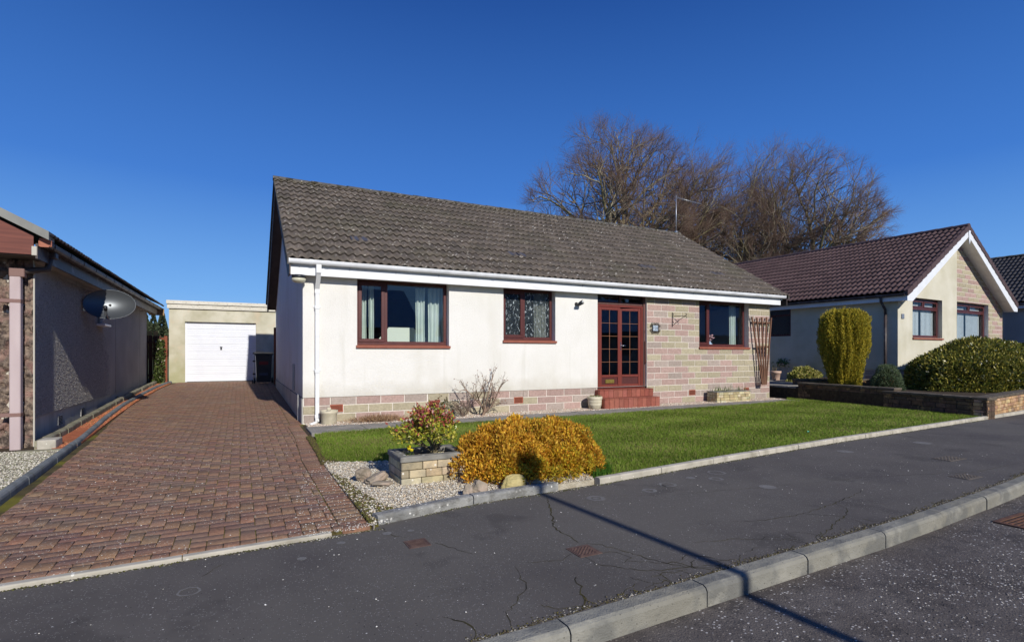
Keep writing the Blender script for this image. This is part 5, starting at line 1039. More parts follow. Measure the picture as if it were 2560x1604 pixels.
# ================================================================== RIGHT-HAND HOUSES
def gable_house(o,name,label,base,wallm,tilem,tcols,ridgem,seed,detail,W=8.02,eave=3.15,rid=5.60,Ln=12.0):
    h=tag(empty(name,(*o,0),R(3)),label,'house'); cx=3.95; ks=(rid-eave)/(cx+.25); tp=base+.48
    holes=[(.93,2.97,1.79,3.06),(4.09,6.76,1.30,3.08)] if detail else []
    def ztop(x): return rid-.2-ks*abs(x-cx)
    # front wall: render left of the joint, stone right
    mb=MB(); 
    xs=sorted({0,.93,2.97,cx,4.07}); 
    def frontstrip(mb,a,b,lo):
        mb.add([(a,0,lo),(b,0,lo),(b,0,ztop(b)),(a,0,ztop(a))],[(0,1,2,3)])
    if detail:
        frontstrip(mb,0,.93,tp); mb.add([(.93,0,tp),(2.97,0,tp),(2.97,0,1.79),(.93,0,1.79)],[(0,1,2,3)]); frontstrip(mb,.93,2.97,3.06); frontstrip(mb,2.97,cx,tp); frontstrip(mb,cx,4.07,tp)
        for (a,b,c,d) in holes[:1]:
            for (p,q) in (((a,c),(a,d)),((b,c),(b,d)),((a,d),(b,d)),((a,c),(b,c))): mb.add([(p[0],0,p[1]),(q[0],0,q[1]),(q[0],.22,q[1]),(p[0],.22,p[1])],[(0,1,2,3)])
        mb.add([(4.07,0,tp),(4.07,.03,tp),(4.07,.03,ztop(4.07)),(4.07,0,ztop(4.07))],[(0,1,2,3)])
    else: frontstrip(mb,0,cx,base); frontstrip(mb,cx,W,base)
    sideh=[(3.45,4.65,1.92,3.02)] if detail else []
    s=MB(); wallpanel(s,0.0,Ln,tp,eave-.02,sideh,0,.15,ax='x'); mb.add(s.v,s.f)
    mb.add([(W,0,base),(W,Ln,base),(W,Ln,eave),(W,0,eave)],[(0,1,2,3)]); mb.add([(0,Ln,base),(W,Ln,base),(W,Ln,eave),(cx,Ln,rid-.2),(0,Ln,eave)],[(0,1,2,3,4)])
    mb.build('rendered_wall',wallm,h)
    if detail:
        mb=MB(); mb.add([(4.07,.025,base),(W,.025,base),(W,.025,ztop(W)),(4.07,.025,ztop(4.07))],[(0,1,2,3)]) if False else None
        m2=MB(); hh_=holes[1]
        for (a,b,lo,hi) in ((4.07,4.09,base,None),(4.09,6.76,base,1.30),(4.09,6.76,3.08,None),(6.76,W,base,None)):
            m2.add([(a,.025,lo),(b,.025,lo),(b,.025,hi or ztop(b)),(a,.025,hi or ztop(a))],[(0,1,2,3)])
        for (p,q) in (((4.09,1.3),(4.09,3.08)),((6.76,1.3),(6.76,3.08)),((4.09,3.08),(6.76,3.08))): m2.add([(p[0],.025,p[1]),(q[0],.025,q[1]),(q[0],.25,q[1]),(p[0],.25,p[1])],[(0,1,2,3)])
        m2.add([(0,.03,base-.1),(4.07,.03,base-.1),(4.07,.03,tp),(0,.03,tp)],[(0,1,2,3)]); m2.add([(.02,.03,base-.1),(.02,.95,base-.1),(.02,.95,tp),(.02,.03,tp)],[(0,1,2,3)])
        m2.build('mortar_bed',M['mortar'],h)
        m3=MB(); stonework(m3,4.08,W,base,5.6,[holes[1]],.025,21,clip=lambda a,b,c,d: d<min(ztop(a),ztop(b))-.02 ,course=.157,L=.465); stonework(m3,0,4.07,base-.02,tp,[(2.2,2.44,base+.14,base+.30)],.03,22); stonework(m3,.0,.95,base-.02,tp,[],.02,23,ax='x'); 
        m3.build('stone_facing',M['stone'],h)
        m4=MB(); m4.box(2.205,2.435,.018,.028,base+.145,base+.295); m4.build('air_vent',M['vent'],h)
        m4=MB(); m4.box(.012,.03,.95,Ln,base-.1,tp-.004); m4.build('plinth',M['plinth_grey'],h)
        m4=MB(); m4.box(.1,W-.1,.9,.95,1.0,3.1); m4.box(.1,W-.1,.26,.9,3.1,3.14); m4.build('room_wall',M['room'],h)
        w=window(1,.93,2.97,1.80,3.06,0.0,[1.95],[],h,M['mahog'],M['sill'],gl='glass_clear',transom=2.74,y_in=.13,fw=.075)
        w=window(1,4.09,6.76,1.30,3.08,.02,[5.42],[],h,M['mahog'],M['sill'],gl='glass_clear',transom=2.76,y_in=.13,fw=.075)
        # side window, in a frame turned to the side wall
        m5=MB(); a,b,c,d=3.45,4.65,1.92,3.02
        for (y0,y1,z0,z1) in ((a,b,c,c+.07),(a,b,d-.07,d),(a,a+.07,c+.07,d-.07),(b-.07,b,c+.07,d-.07),(a+.07,b-.07,2.66,2.72)): m5.cbox(.05,.11,y0,y1,z0,z1,.004)
        sw=m5.build('side_window',M['mahog'],h); m5=MB(); m5.box(.07,.076,a+.07,b-.07,c+.07,d-.07); m5.build('pane',M['glass'],sw)
        m5=MB(); m5.box(.13,.16,a,b,c,d); m5.build('blackout',M['black'],sw)
    # roof slopes
    oe=.30; ov=.38; sl2=math.atan(ks); c2,s2=math.cos(sl2),math.sin(sl2); LUp=(cx+oe)/c2
    ez=rid-ks*(cx+oe)
    p1=lambda p: np.where(p<.62,np.abs(np.sin(np.pi*p/.62))**.8,0.0)
    tiled_roof('roof',(-oe,Ln+.3,ez),(0,-1,0),(c2,0,s2),Ln+.3+ov,LUp,tilem,h,course=.345,pitch=.165,amp=.046,cols=tcols,seed=seed,lip=.038,prof=p1,jz=.001)
    tiled_roof('far_roof_slope',(2*cx+oe,-ov,ez),(0,1,0),(-c2,0,s2),Ln+.3+ov,LUp,tilem,h,course=.345,pitch=.33,amp=.036,cols=tcols,seed=seed+1,lip=.026,jz=.001)
    mb=MB(); yy=-ov-.01
    while yy<Ln+.3:
        n=9; pr=[(math.cos(t)*.13,math.sin(t)*.10) for t in [math.pi*q/8 for q in range(9)]]; Lx=.445
        mb.add([(cx+a,yy,rid-.01+b) for a,b in pr]+[(cx+a*.95,yy+Lx,rid-.016+b*.95) for a,b in pr],[(i,i+1,i+1+n,i+n) for i in range(n-1)]+[tuple(range(n))]); yy+=.45
    mb.build('ridge_tiles',ridgem,h)
    # cloaked verge tiles, stepped
    mb=MB(); nC=int(math.ceil(LUp/.345))
    for sg in (1,-1):
        for r in range(nC):
            u0=r*.345;u1=min(u0+.37,LUp)
            def pt(u,dz): x=-oe+c2*u; x=x if sg==1 else 2*cx-x; return (x,ez+s2*u+dz)
            (xa,za),(xb,zb_)=pt(u0,0),pt(u1,0)
            mb.add([(xa,-ov-.02,za-.12),(xb,-ov-.02,zb_-.15),(xb,-ov-.02,zb_+.045),(xa,-ov-.02,za+.065),(xa,-ov+.09,za-.03),(xb,-ov+.09,zb_-.03),(xb,-ov+.09,zb_+.045),(xa,-ov+.09,za+.065)],[(0,1,2,3),(4,5,6,7),(3,2,6,7),(0,3,7,4),(1,2,6,5)],tuple(v*.85 for v in tcols[0]))
    mb.build('verge_tiles',tilem,h)
    mb=MB()
    for sg in (1,-1):
        def X(x): return x if sg==1 else 2*cx-x
        mb.prism([(X(-oe+.02),ez-.26),(X(-oe+.02),ez-.06),(X(cx),rid-.14),(X(cx),rid-.36),(X(-oe+.35),ez-.26)],-ov+.0,-ov+.022,'y')
    mb.build('bargeboard',M['upvc'],h)
    mb=MB(); mb.prism([(cx-.07,rid-.16),(cx+.07,rid-.16),(cx+.05,rid-.5),(cx,rid-.62),(cx-.05,rid-.5)],-ov-.025,-ov-.002,'y'); mb.build('finial_board',M['upvc'],h)
    mb=MB()
    for sg in (1,-1):
        def X(x): return x if sg==1 else 2*cx-x
        mb.add([(X(-oe+.02),-ov+.02,ez-.25),(X(cx),-ov+.02,rid-.33),(X(cx),0.02,rid-.33),(X(-oe+.02),0.02,ez-.25)],[(0,1,2,3)])
    mb.build('verge_soffit',M['upvc'],h)
    mb=MB(); mb.box(-oe+.03,-oe+.05,-ov+.03,Ln+.2,ez-.24,ez-.04); mb.box(-oe+.05,.0,-ov+.03,Ln,ez-.235,ez-.22); mb.build('fascia',M['upvc'],h)
    mb=MB(); mb.box(2*cx+oe-.05,2*cx+oe-.03,-ov+.03,Ln+.2,ez-.24,ez-.04); mb.build('far_fascia',M['upvc'],h)
    g=MB(); g.prism([(-oe+.028+a,ez-.10+b) for a,b in gp],-ov+.04,Ln+.2,'y'); g.build('gutter',M['pipe_brown'],h)
    if detail:
        mb=MB(); mb.tube([(-oe-.03,.32,ez-.10),(-oe-.03,.32,ez-.22),(-.06,.32,ez-.48),(-.06,.32,ez-.6)],.036,10); mb.tube([(-.06,.32,ez-.6),(-.06,.32,base+.0)],.036,10); mb.build('downpipe',M['pipe_brown'],h)
    return h
GP=mat('plain_yellow_render_side',(.44,.42,.34),(.50,.48,.40),1.0,.95,[(110,.8,.008)])
h3=gable_house((18.02,9.17),'yellow_bungalow','cream gabled bungalow with brown tiled roof and white bargeboards behind the stone wall',.30,M['render_yellow'],M['tile_brown'],[(.100,.060,.054),(.108,.066,.059),(.094,.057,.051)],M['ridge_brown'],31,True)
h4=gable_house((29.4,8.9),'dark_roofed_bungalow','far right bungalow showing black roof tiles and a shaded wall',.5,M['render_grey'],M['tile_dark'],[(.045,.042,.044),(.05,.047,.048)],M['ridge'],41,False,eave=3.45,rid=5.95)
def inh3(x,y,z): c,s=math.cos(R(3)),math.sin(R(3)); return (18.02+c*x-s*y,9.17+s*x+c*y,z)
mb=MB(); mb.cbox(-.08,.08,-.025,-.002,-.07,.08,.006); np_=mb.build('slate_number_plate',mat('grey_slate',(.16,.19,.24),(.2,.23,.28),20,.5)); np_.location=inh3(.28,0,2.43); np_.rotation_euler=(0,0,R(3)); tag(np_,'small square grey slate plate on the cream wall beside the brown corner pipe','number plaque')
def blinds(x0,x1,z0,z1,y,label):
    mb=MB(); x=x0
    while x<x1: mb.add([(x,y,z0),(x+.087,y+.012,z0),(x+.087,y+.012,z1),(x,y,z1)],[(0,1,2,3)]); x+=.088
    o=mb.build('vertical_blind',M['blind']); o.location=(18.02,9.17,0); o.rotation_euler=(0,0,R(3)); tag(o,label,'blind')
blinds(1.02,1.90,1.84,3.0,.24,'white vertical blind in the left part of the small window of the cream gabled house')
blinds(2.05,2.88,1.84,3.0,.24,'white vertical blind in the right part of the small window of the cream gabled house')
blinds(4.2,5.3,1.36,3.0,.26,'vertical blind in the left half of the big window set in stone')
blinds(5.5,6.6,1.36,3.0,.26,'vertical blind in the right half of the big window set in stone')
# ================================================================== WALLS, PLANTERS, ROCKS, POTS
def rubble_wall(name,label,p0,p1,th,z0,z1,m,cop,seed,course=.075,L=(.12,.30),cap=.05,cols=None,face_both=True):
    rs=random.Random(seed); a,b=Vector((*p0,0)),Vector((*p1,0)); t=(b-a).normalized(); ln=(b-a).length; n=Vector((-t.y,t.x,0))
    o=tag(empty(name,(0,0,0)),label,'wall'); mb=MB(); cols=cols or [(.30,.19,.10),(.36,.25,.13),(.26,.17,.10),(.33,.22,.15),(.22,.14,.09)]
    z=z0
    while z<z1-cap-.01:
        hgt=min(course*rs.uniform(.6,1.4),z1-cap-z); u=-rs.uniform(0,.1)
        while u<ln:
            l=rs.uniform(*L); u0,u1=max(u,0),min(u+l,ln)
            if u1-u0>.02:
                c=jit(rs.choice(cols),.15)
                for sd in ((0,1) if face_both else (0,)):
                    d0=-rs.uniform(.0,.012) if sd==0 else th/2; d1=th/2 if sd==0 else th+rs.uniform(0,.012)
                    s=MB(); s.cbox(u0+.003,u1-.003,d0,d1,z+.003,z+hgt-.003,.008,c)
                    mb.add([a+t*v[0]+n*v[1]+Vector((0,0,v[2])) for v in s.v],s.f,c)
            u+=l
        z+=hgt
    mb.build('stonework',m,o)
    s=MB(); s.box(.01,ln-.01,.012,th-.012,z0-.1,z1-cap); mb=MB(); mb.add([a+t*v[0]+n*v[1]+Vector((0,0,v[2])) for v in s.v],s.f); mb.build('mortar_core',M['soil'],o)
    s=MB(); u=-.02
    while u<ln:
        l=rs.uniform(.35,.6); s.cbox(max(u,-.02)+.003,min(u+l,ln+.02)-.003,-.025,th+.025,z1-cap,z1+rs.uniform(-.004,.006),.008,(1,1,1)); u+=l
    mb=MB(); mb.add([a+t*v[0]+n*v[1]+Vector((0,0,v[2])) for v in s.v],s.f); mb.build('coping',cop,o)
    return o
M['coping_shaded']=mat('shaded_brown_coping',(.085,.068,.050),(.14,.115,.085),7,.92,[(50,.7,.006)],extra=[specks((.4,.38,.33),18,.17,(.05,),None,.1)])  # brown coping darkened: shade on the lawn walls put into its colour
M['rubble']=mat('brown_rubble_stone',(.75,.72,.7),(1.2,1.15,1.1),12,.95,[(40,.9,.01)],attr=True,extra=[patch((.05,.045,.03),3,.5,.68,.6),patch((.5,.33,.14),5,.58,.72,.5,off=5)])
# note the running direction: the outer face is the first side
rubble_wall('stone_wall','nearer shade-darkened rubble stone wall along the lawn edge ending at the footpath corner',(13.72,7.3),(13.30,5.14),.22,-.05,.385,M['rubble'],M['coping_shaded'],1,cols=[(.12,.08,.05),(.15,.10,.065),(.10,.07,.05)])  # stone tones darkened: the shade on this face is in the colour
rubble_wall('stone_wall','farther shade-darkened rubble wall at the lawn end in front of the clipped golden yew',(14.18,9.80),(13.80,7.1),.22,-.05,.455,M['rubble'],M['coping_shaded'],2,cols=[(.12,.08,.05),(.15,.10,.065),(.10,.07,.05)])  # same darkened stone tones, shade of the face put into them
rubble_wall('stone_wall','sunlit brown rubble stone wall facing the footpath below the large rhododendron',(13.32,5.14),(26.0,6.95),.22,-.05,.40,M['rubble'],M['coping_shaded'],3,cols=[(.42,.26,.13),(.50,.34,.18),(.36,.22,.13),(.44,.30,.20),(.52,.38,.22)])
rubble_wall('stone_wall','low inner stone kerb wall behind the golden yew near the shaded side wall',(15.2,10.6),(19.0,8.35),.18,.25,.50,M['rubble'],M['coping_shaded'],4,cols=[(.30,.19,.10),(.22,.14,.09)])
rubble_wall('stone_wall','shade-darkened retaining wall below the neighbouring paved path beyond the bungalow corner',(14.22,19.0),(14.22,9.9),.15,-.05,.33,M['rubble'],M['slab'],5,cols=[(.12,.10,.08),(.15,.12,.09)])  # dark stone tones carry the shade on the retaining face
# square planter near the pavement
def planter(name,label,x0,x1,y0,y1,z1,wt,courses,m,cop,cp,Lb,seed,soilz,rz=0,cols=None,cat='planter',z0=-.02):
    rs=random.Random(seed); cx,cy=(x0+x1)/2,(y0+y1)/2; o=tag(empty(name,(cx,cy,0),rz),label,cat); w,d=(x1-x0)/2,(y1-y0)/2
    mb=MB(); ch=(z1-cp-z0)/courses
    cols=cols or [(.47,.40,.26),(.42,.34,.21),(.52,.45,.31),(.36,.31,.21)]
    for c in range(courses):
        for (ax,s0,s1,off) in (('x',-w,w,-d),('x',-w,w,d-wt),('y',-d,d,-w),('y',-d,d,w-wt)):
            u=s0+(wt if ax=='y' else 0); e=s1-(wt if ax=='y' else 0); u-=rs.uniform(0,Lb*.6)
            while u<e:
                l=Lb*rs.uniform(.6,1.3); a,b=max(u,s0+(wt if ax=='y' else 0)),min(u+l,e)
                if b-a>.015:
                    k=jit(rs.choice(cols),.12); j=rs.uniform(-.006,.006); z=z0+c*ch
                    if ax=='x': mb.cbox(a+.002,b-.002,off+j,off+wt+j,z+.002,z+ch-.003,.006,k)
                    else: mb.cbox(off+j,off+wt+j,a+.002,b-.002,z+.002,z+ch-.003,.006,k)
                u+=l
    mb.build('walling',m,o); mb=MB()
    e=.012
    mb.cbox(-w-e,w+e,-d-e,-d+wt+e,z1-cp,z1,.008); mb.cbox(-w-e,w+e,d-wt-e,d+e,z1-cp,z1+.001,.008); mb.cbox(-w-e,-w+wt+e,-d+wt+e+.002,d-wt-e-.002,z1-cp,z1-.001,.008); mb.cbox(w-wt-e,w+e,-d+wt+e+.002,d-wt-e-.002,z1-cp,z1-.001,.008)
    mb.build('coping',cop,o); mb=MB(); mb.box(-w+wt*.8,w-wt*.8,-d+wt*.8,d-wt*.8,0,soilz); mb.build('soil',M['soil'],o); return o
planter('stone_planter','square buff stone planter with grey coping beside the orange shrub',1.38,2.05,5.03,5.52,.27,.07,3,M['planter'],M['coping'],.055,.24,3,.20)
planter('brick_planter','low rectangular yellow brick planter with green shoots at the foot of the stone facing',11.02,12.28,9.86,10.2,.285,.08,4,M['planter'],M['coping'],.02,.17,5,.25,cols=[(.50,.43,.26),(.45,.37,.21),(.54,.48,.32)])
def rock(label,loc,s,seed,m=None,rz=0,flat=1.0,lean=0):
    rs=random.Random(seed); bm=bmesh.new(); bmesh.ops.create_icosphere(bm,subdivisions=4,radius=1); off=Vector((seed*3.1,seed*1.7,0))
    pl=[(Vector((rs.gauss(0,1),rs.gauss(0,1),rs.gauss(0,.8))).normalized(),rs.uniform(.55,.8)) for _ in range(9)]
    for v in bm.verts:
        p=v.co.copy()
        for nn,dd in pl:
            k=p.dot(nn)
            if k>dd: p-=nn*(k-dd)*.92
        p+=p.normalized()*(mn.fractal(p*2.6+off,.9,2,4)*.10); v.co=Vector((p.x*s[0],p.y*s[1],p.z*s[2]))
    me=bpy.data.meshes.new('rock'); bm.to_mesh(me); bm.free(); me.materials.append(m or M['rock']); o=bpy.data.objects.new('rock',me); COL.objects.link(o)
    o.location=loc; o.rotation_euler=(lean,lean*.5,rz); tag(o,label,'rock','rocks in the gravel bed')
rock('pinkish long rock, leftmost of the cluster by the buff planter',(1.09,5.42,.055),(.15,.075,.075),2,rz=.9,lean=.25)
rock('grey brown tilted slab rock in the middle of the cluster by the planter',(1.20,5.27,.045),(.17,.08,.06),5,rz=.5,lean=-.35)
rock('small flat dark slate piece in front of the rock cluster',(1.22,5.10,.025),(.12,.06,.03),8,rz=.4,lean=.15)
rock('narrow upright rock, left of the pair at the edging kerb',(1.80,4.40,.04),(.06,.05,.07),11,rz=.3)
rock('larger buff upright rock, right of the pair at the edging kerb',(1.93,4.42,.05),(.085,.06,.085),14,rz=.2)
rock('rounded yellow buff rock tucked under the front of the orange shrub',(2.30,4.47,.045),(.15,.07,.085),17,rz=.1,m=mat('yellow_rock',(.40,.33,.13),(.5,.42,.2),6,.92,[(18,.8,.02)]))
rock('little pale rock lying on the edging kerb under the shrub',(2.52,4.40,.045),(.05,.035,.03),19,rz=.1)
def pot(name,label,loc,prof,m,n=28,soil=None,rim=None):
    o=empty(name,loc); tag(o,label,'plant pot'); mb=MB(); mb.lathe((0,0,0),prof,n,cap=False); mb.lathe((0,0,0),[(.001,.01),(prof[0][0],.01)],n,cap=False); mb.build('pot',m,o)
    mb=MB(); r_,z_=soil; mb.lathe((0,0,0),[(.001,z_),(r_,z_)],n,cap=False); mb.build('soil',M['soil'],o); return o
p1=pot('stone_pot','round cream banded pot with sprouting bulbs beside the red doorstep',(7.26,10.02,0),[(.10,0),(.135,.03),(.152,.10),(.155,.105),(.152,.11),(.158,.17),(.162,.175),(.158,.18),(.160,.22),(.172,.235),(.172,.29),(.15,.29),(.14,.25)],M['potstone'],soil=(.145,.26))
p2=pot('stone_pot','weathered plain buff pot standing next to the white downpipe',(1.43,10.05,0),[(.125,0),(.135,.02),(.14,.19),(.152,.20),(.155,.25),(.135,.25),(.125,.21)],M['potstone'],soil=(.13,.225))
p3=pot('terracotta_pot','pale pink terracotta pot on the neighbouring grey path beyond the trellis',(17.2,12.75,.325),[(.12,0),(.155,.24),(.18,.25),(.185,.33),(.16,.33),(.15,.28)],M['potpink'],soil=(.155,.30))
mb=MB(); mb.cbox(-.035,.035,-.02,.02,.24,.30,.01); o=mb.build('pot_stone',M['potstone'],p2)
def shoots(par,n,rad,z,h,cols,spread=.35,w=.012):
    a=rng.uniform(0,2*np.pi,n); r_=(rad if np.isscalar(rad) else .1)*np.sqrt(rng.random(n)); P=np.stack([r_*np.cos(a),r_*np.sin(a),np.full(n,z)],1) if np.isscalar(rad) else np.stack([rng.uniform(-rad[0],rad[0],n),rng.uniform(-rad[1],rad[1],n),np.full(n,z)],1)
    D=np.stack([rng.normal(size=n)*spread,rng.normal(size=n)*spread,np.ones(n)],1); return leaves('shoots',P,D,rng.uniform(.5,1,n)*h,w,chipcols(n,cols),M['leaf'],par)
shoots(p1,60,.13,.26,.09,[(.30,.30,.14),(.16,.20,.06),(.4,.36,.22)]); shoots(p3,26,.13,.30,.22,[(.14,.12,.06),(.2,.16,.1)],.25)
bp_=bpy.data.objects['brick_planter']; shoots(bp_,110,(.55,.10),.25,.22,[(.10,.16,.05),(.16,.20,.08),(.30,.28,.14)],.22,.010)
# ================================================================== PLANTS
# daffodil shoots in the planter, litter
df=empty('daffodil',(1.50,5.16,.20)); tag(df,'small yellow daffodil in the left corner of the buff stone planter','flower')
shoots(df,14,.03,0,.13,[(.12,.18,.05)],.25,.01); mb=MB()
for (x,y_,z) in ((-.01,0,.12),(.02,.01,.10),(0,.02,.135)): mb.lathe((x,y_,z),[(.003,-.01),(.018,0),(.02,.018)],8,cap=False)
mb.build('petals',mat('daffodil_yellow',(.75,.60,.02),rough=.6),df)
# orange conifer shrub
S1=empty('orange_shrub',(2.84,5.04,0)); S1.scale=(.86,.95,1.0); tag(S1,'wide low shrub of feathery orange yellow foliage at the pavement edge','shrub')
def clumps(n,rad,cen,seed,zmin=.05,flat=1.0):
    rs=np.random.default_rng(seed); d=fib(n*2); d=d[d[:,2]>-.35][:n]; d=d+rs.normal(size=d.shape)*.12; d/=np.linalg.norm(d,axis=1,keepdims=True); return np.array(cen)+d*np.array(rad)*(rs.uniform(.80,1.06,(len(d),1))),d
def feather(name,cen,rad,nc,nl,cr,Ln,Wd,pal,m,par,seed,upb=.5,inner=None,gap=0.0,sq=1.0):
    rs=np.random.default_rng(seed); c,d=clumps(nc,rad,cen,seed); k=len(c); crr=cr*rs.uniform(.7,1.3,k)
    idx=rs.integers(0,k,nl); o=rs.normal(size=(nl,3)); o/=np.linalg.norm(o,axis=1,keepdims=True); o=o+d[idx]*.75+np.array([0,0,.15]); o/=np.linalg.norm(o,axis=1,keepdims=True)
    rr=crr[idx]*rs.uniform(.35,1.0,nl)**.45; P=c[idx]+o*rr[:,None]; keep=P[:,2]>.01; P=P[keep];o=o[keep];idx=idx[keep]
    D=o*.8+rs.normal(size=P.shape)*.45+np.array([0,0,upb]); pal=np.array(pal); tone=rs.uniform(.78,1.2,k)[idx][:,None]
    q=rs.integers(0,len(pal),len(P)); C=np.clip(pal[q]*tone*(1+rs.normal(size=(len(P),1))*.12),0,1)
    return leaves(name,P,D,Ln*rs.uniform(.6,1.3,len(P)),Wd*rs.uniform(.7,1.2,len(P)),C,m,par),c
OR=[(.66,.36,.03),(.70,.42,.04),(.58,.29,.03),(.74,.48,.06),(.60,.38,.03),(.58,.27,.035)]
OG=[(.56,.42,.03),(.46,.38,.03),(.64,.46,.035),(.36,.34,.03)]
# lobed mound: many clumps across two overlapping domes; local coordinates
allc=[]
for i,(cx,cy,rx,ry,rz) in enumerate([(-.44,-.02,.56,.50,.40),(.30,.02,.50,.52,.42),(-.06,.10,.60,.55,.43)]):
    f,c=feather('foliage',(cx,cy,.03),(rx,ry,rz),95,17000,.115,.036,.022,OR+([OG[0]] if i else []),M['leaf'],S1,50+i); allc.append(c)
f,c=feather('lower_foliage',(-.09,-.08,.02),(.80,.56,.26),85,13000,.10,.032,.019,OG+OR[:2],M['leaf'],S1,60,upb=.2)
# upright sprigs on top
n=170; a=rng.uniform(0,2*np.pi,n); r_=np.sqrt(rng.random(n))*.95; tx,ty=r_*np.cos(a)*.85-.08,r_*np.sin(a)*.5+.05; tz=.41*np.sqrt(np.clip(1-r_**2*.8,0,1))+.03
P=[];D=[]
for i in range(n):
    dirv=np.array([tx[i]*.6+rng.normal()*.25,ty[i]*.6-.1+rng.normal()*.25,1.0]); dirv/=np.linalg.norm(dirv); L_=rng.uniform(.05,.17)
    for k in range(16):
        t=k/16; P.append(np.array([tx[i],ty[i],tz[i]])+dirv*L_*t+rng.normal(size=3)*.006); D.append(dirv*.8+rng.normal(size=3)*.7)
leaves('sprigs',np.array(P),np.array(D),rng.uniform(.018,.034,len(P)),.014,chipcols(len(P),OR),M['leaf'],S1)
lv=grow(77,(0,0,0),(0,0,1),[dict(len=.1,r0=.03,r1=.8,seg=2,wig=.02),dict(n=16,len=.85,r0=.014,r1=.4,seg=5,wig=.12,tilt=(35,85),t=(.1,1),up=.12),dict(n=7,len=.3,r0=.006,r1=.4,seg=3,wig=.15,tilt=(20,50),t=(.3,1),up=.2)])
for P_,_ in lv: P_[:,:,2]=np.clip(P_[:,:,2],.01,.45); P_[:,:,1]*=.6
branch_mesh('stems',lv,[0,1,2],[6,5,3],lambda i,n: np.tile([[.10,.06,.035]],(n,1)),S1)
# dark brown filler, inner shade put into its colour: fills the middle of the shrub
P=rng.normal(size=(9000,3)); P/=np.linalg.norm(P,axis=1,keepdims=True); P*=rng.random((9000,1))**.4; P=P*np.array([.85,.42,.40])+np.array([0,0,.06]); P[:,2]=np.abs(P[:,2])
leaves('shade_filler',P,rng.normal(size=P.shape),rng.uniform(.04,.08,len(P)),.03,chipcols(len(P),[(.14,.09,.02),(.10,.08,.02),(.18,.11,.03)]),M['leaf'],S1)
# red and yellow leaved shrub in the planter
S2=empty('variegated_shrub',(1.80,5.30,.19)); S2.scale=(.95,.95,.86); tag(S2,'small shrub with red and yellow green leaves growing in the buff stone planter','shrub')
lv=grow(8,(0,0,0),(-.03,.0,1),[dict(len=.12,r0=.026,r1=.85,seg=3,wig=.03),dict(n=16,len=.5,r0=.012,r1=.4,seg=6,wig=.07,tilt=(15,62),t=(.1,1),up=.05,fit='full'),dict(n=8,len=.2,r0=.006,r1=.4,seg=4,wig=.13,tilt=(18,50),t=(.5,1),up=.12,fit='cap'),dict(n=3,len=.09,r0=.003,r1=.5,seg=2,wig=.1,tilt=(15,45),t=(.3,1),up=.2)],ell=(np.array([.04,0,.30]),np.array([.40,.28,.18])))
branch_mesh('stems',lv,[0,1,2,3],[8,6,5,4],lambda i,n: np.tile([[.24,.20,.12],[.22,.19,.12],[.2,.17,.10],[.2,.16,.08]][i:i+1] if False else [[.26,.22,.13]],(n,1)),S2)
tips=np.concatenate([lv[3][0][:,-1],lv[2][0][:,-1],lv[3][0][:,1]]); tips=tips[tips[:,2]>.24]
n=len(tips)*5; idx=rng.integers(0,len(tips),n); P=tips[idx]+rng.normal(size=(n,3))*.020; D=rng.normal(size=(n,3))*.8+np.array([0,0,.7])+tips[idx]*np.array([1.5,1.5,0])
hi=(P[:,2]+rng.normal(size=n)*.05+.12*np.abs(P[:,0]))>.44; pr_=np.array([(.38,.08,.06),(.46,.12,.08),(.33,.07,.07),(.5,.2,.1)]); pg=np.array([(.46,.42,.04),(.34,.38,.04),(.52,.46,.08),(.24,.30,.03)])
C=np.where((hi&(rng.random(n)<.72))[:,None],pr_[rng.integers(0,4,n)],pg[rng.integers(0,4,n)])*(1+rng.normal(size=(n,1))*.12)
leaves('leaves',P,D,rng.uniform(.03,.06,n),rng.uniform(.018,.03,n),np.clip(C,0,1),M['leaf_glossy'],S2)
# bare shrub against the white wall, dried clump
def bare(name,label,loc,seed,spec,col,lean=(0,0,1),cat='shrub',lw=1):
    o=empty(name,loc); tag(o,label,cat); lv=grow(seed,(0,0,0),lean,spec); branch_mesh('branches',lv,list(range(len(lv))),[7,6,5,4,3][:len(lv)],lambda i,n: np.tile([col],(n,1)),o); return o,lv
o,lv=bare('bare_shrub','leafless straggly shrub in front of the white wall, middle of the gravel border',(4.45,10.0,0),12,[dict(len=.10,r0=.035,r1=.9,seg=2,wig=.03),dict(n=7,len=.85,r0=.017,r1=.45,seg=7,wig=.16,tilt=(12,60),t=(.1,1),up=.10),dict(n=6,len=.42,r0=.009,r1=.4,seg=6,wig=.17,tilt=(20,55),t=(.25,1),up=.10),dict(n=4,len=.16,r0=.005,r1=.5,seg=3,wig=.15,tilt=(20,60),t=(.3,1),up=.1)],(.26,.18,.13),lean=(.25,0,1))
tp_=lv[3][0][:,-1]; n=70; idx=rng.integers(0,len(tp_),n); leaves('withered_leaves',tp_[idx],rng.normal(size=(n,3)),rng.uniform(.03,.06,n),.025,chipcols(n,[(.20,.09,.05),(.30,.14,.08)]),M['leaf'],o)
o,lv=bare('bare_shrub','low grey twiggy shrub with a few dark leaves, left of the leafless tall one',(4.0,9.98,0),31,[dict(len=.05,r0=.03,r1=.9,seg=2,wig=.03),dict(n=8,len=.42,r0=.014,r1=.45,seg=6,wig=.2,tilt=(25,75),t=(.1,1),up=.12),dict(n=6,len=.2,r0=.007,r1=.4,seg=5,wig=.2,tilt=(20,60),t=(.25,1),up=.1),dict(n=4,len=.08,r0=.004,r1=.5,seg=2,wig=.15,tilt=(20,60),t=(.3,1))],(.22,.16,.12),lean=(-.2,0,1))
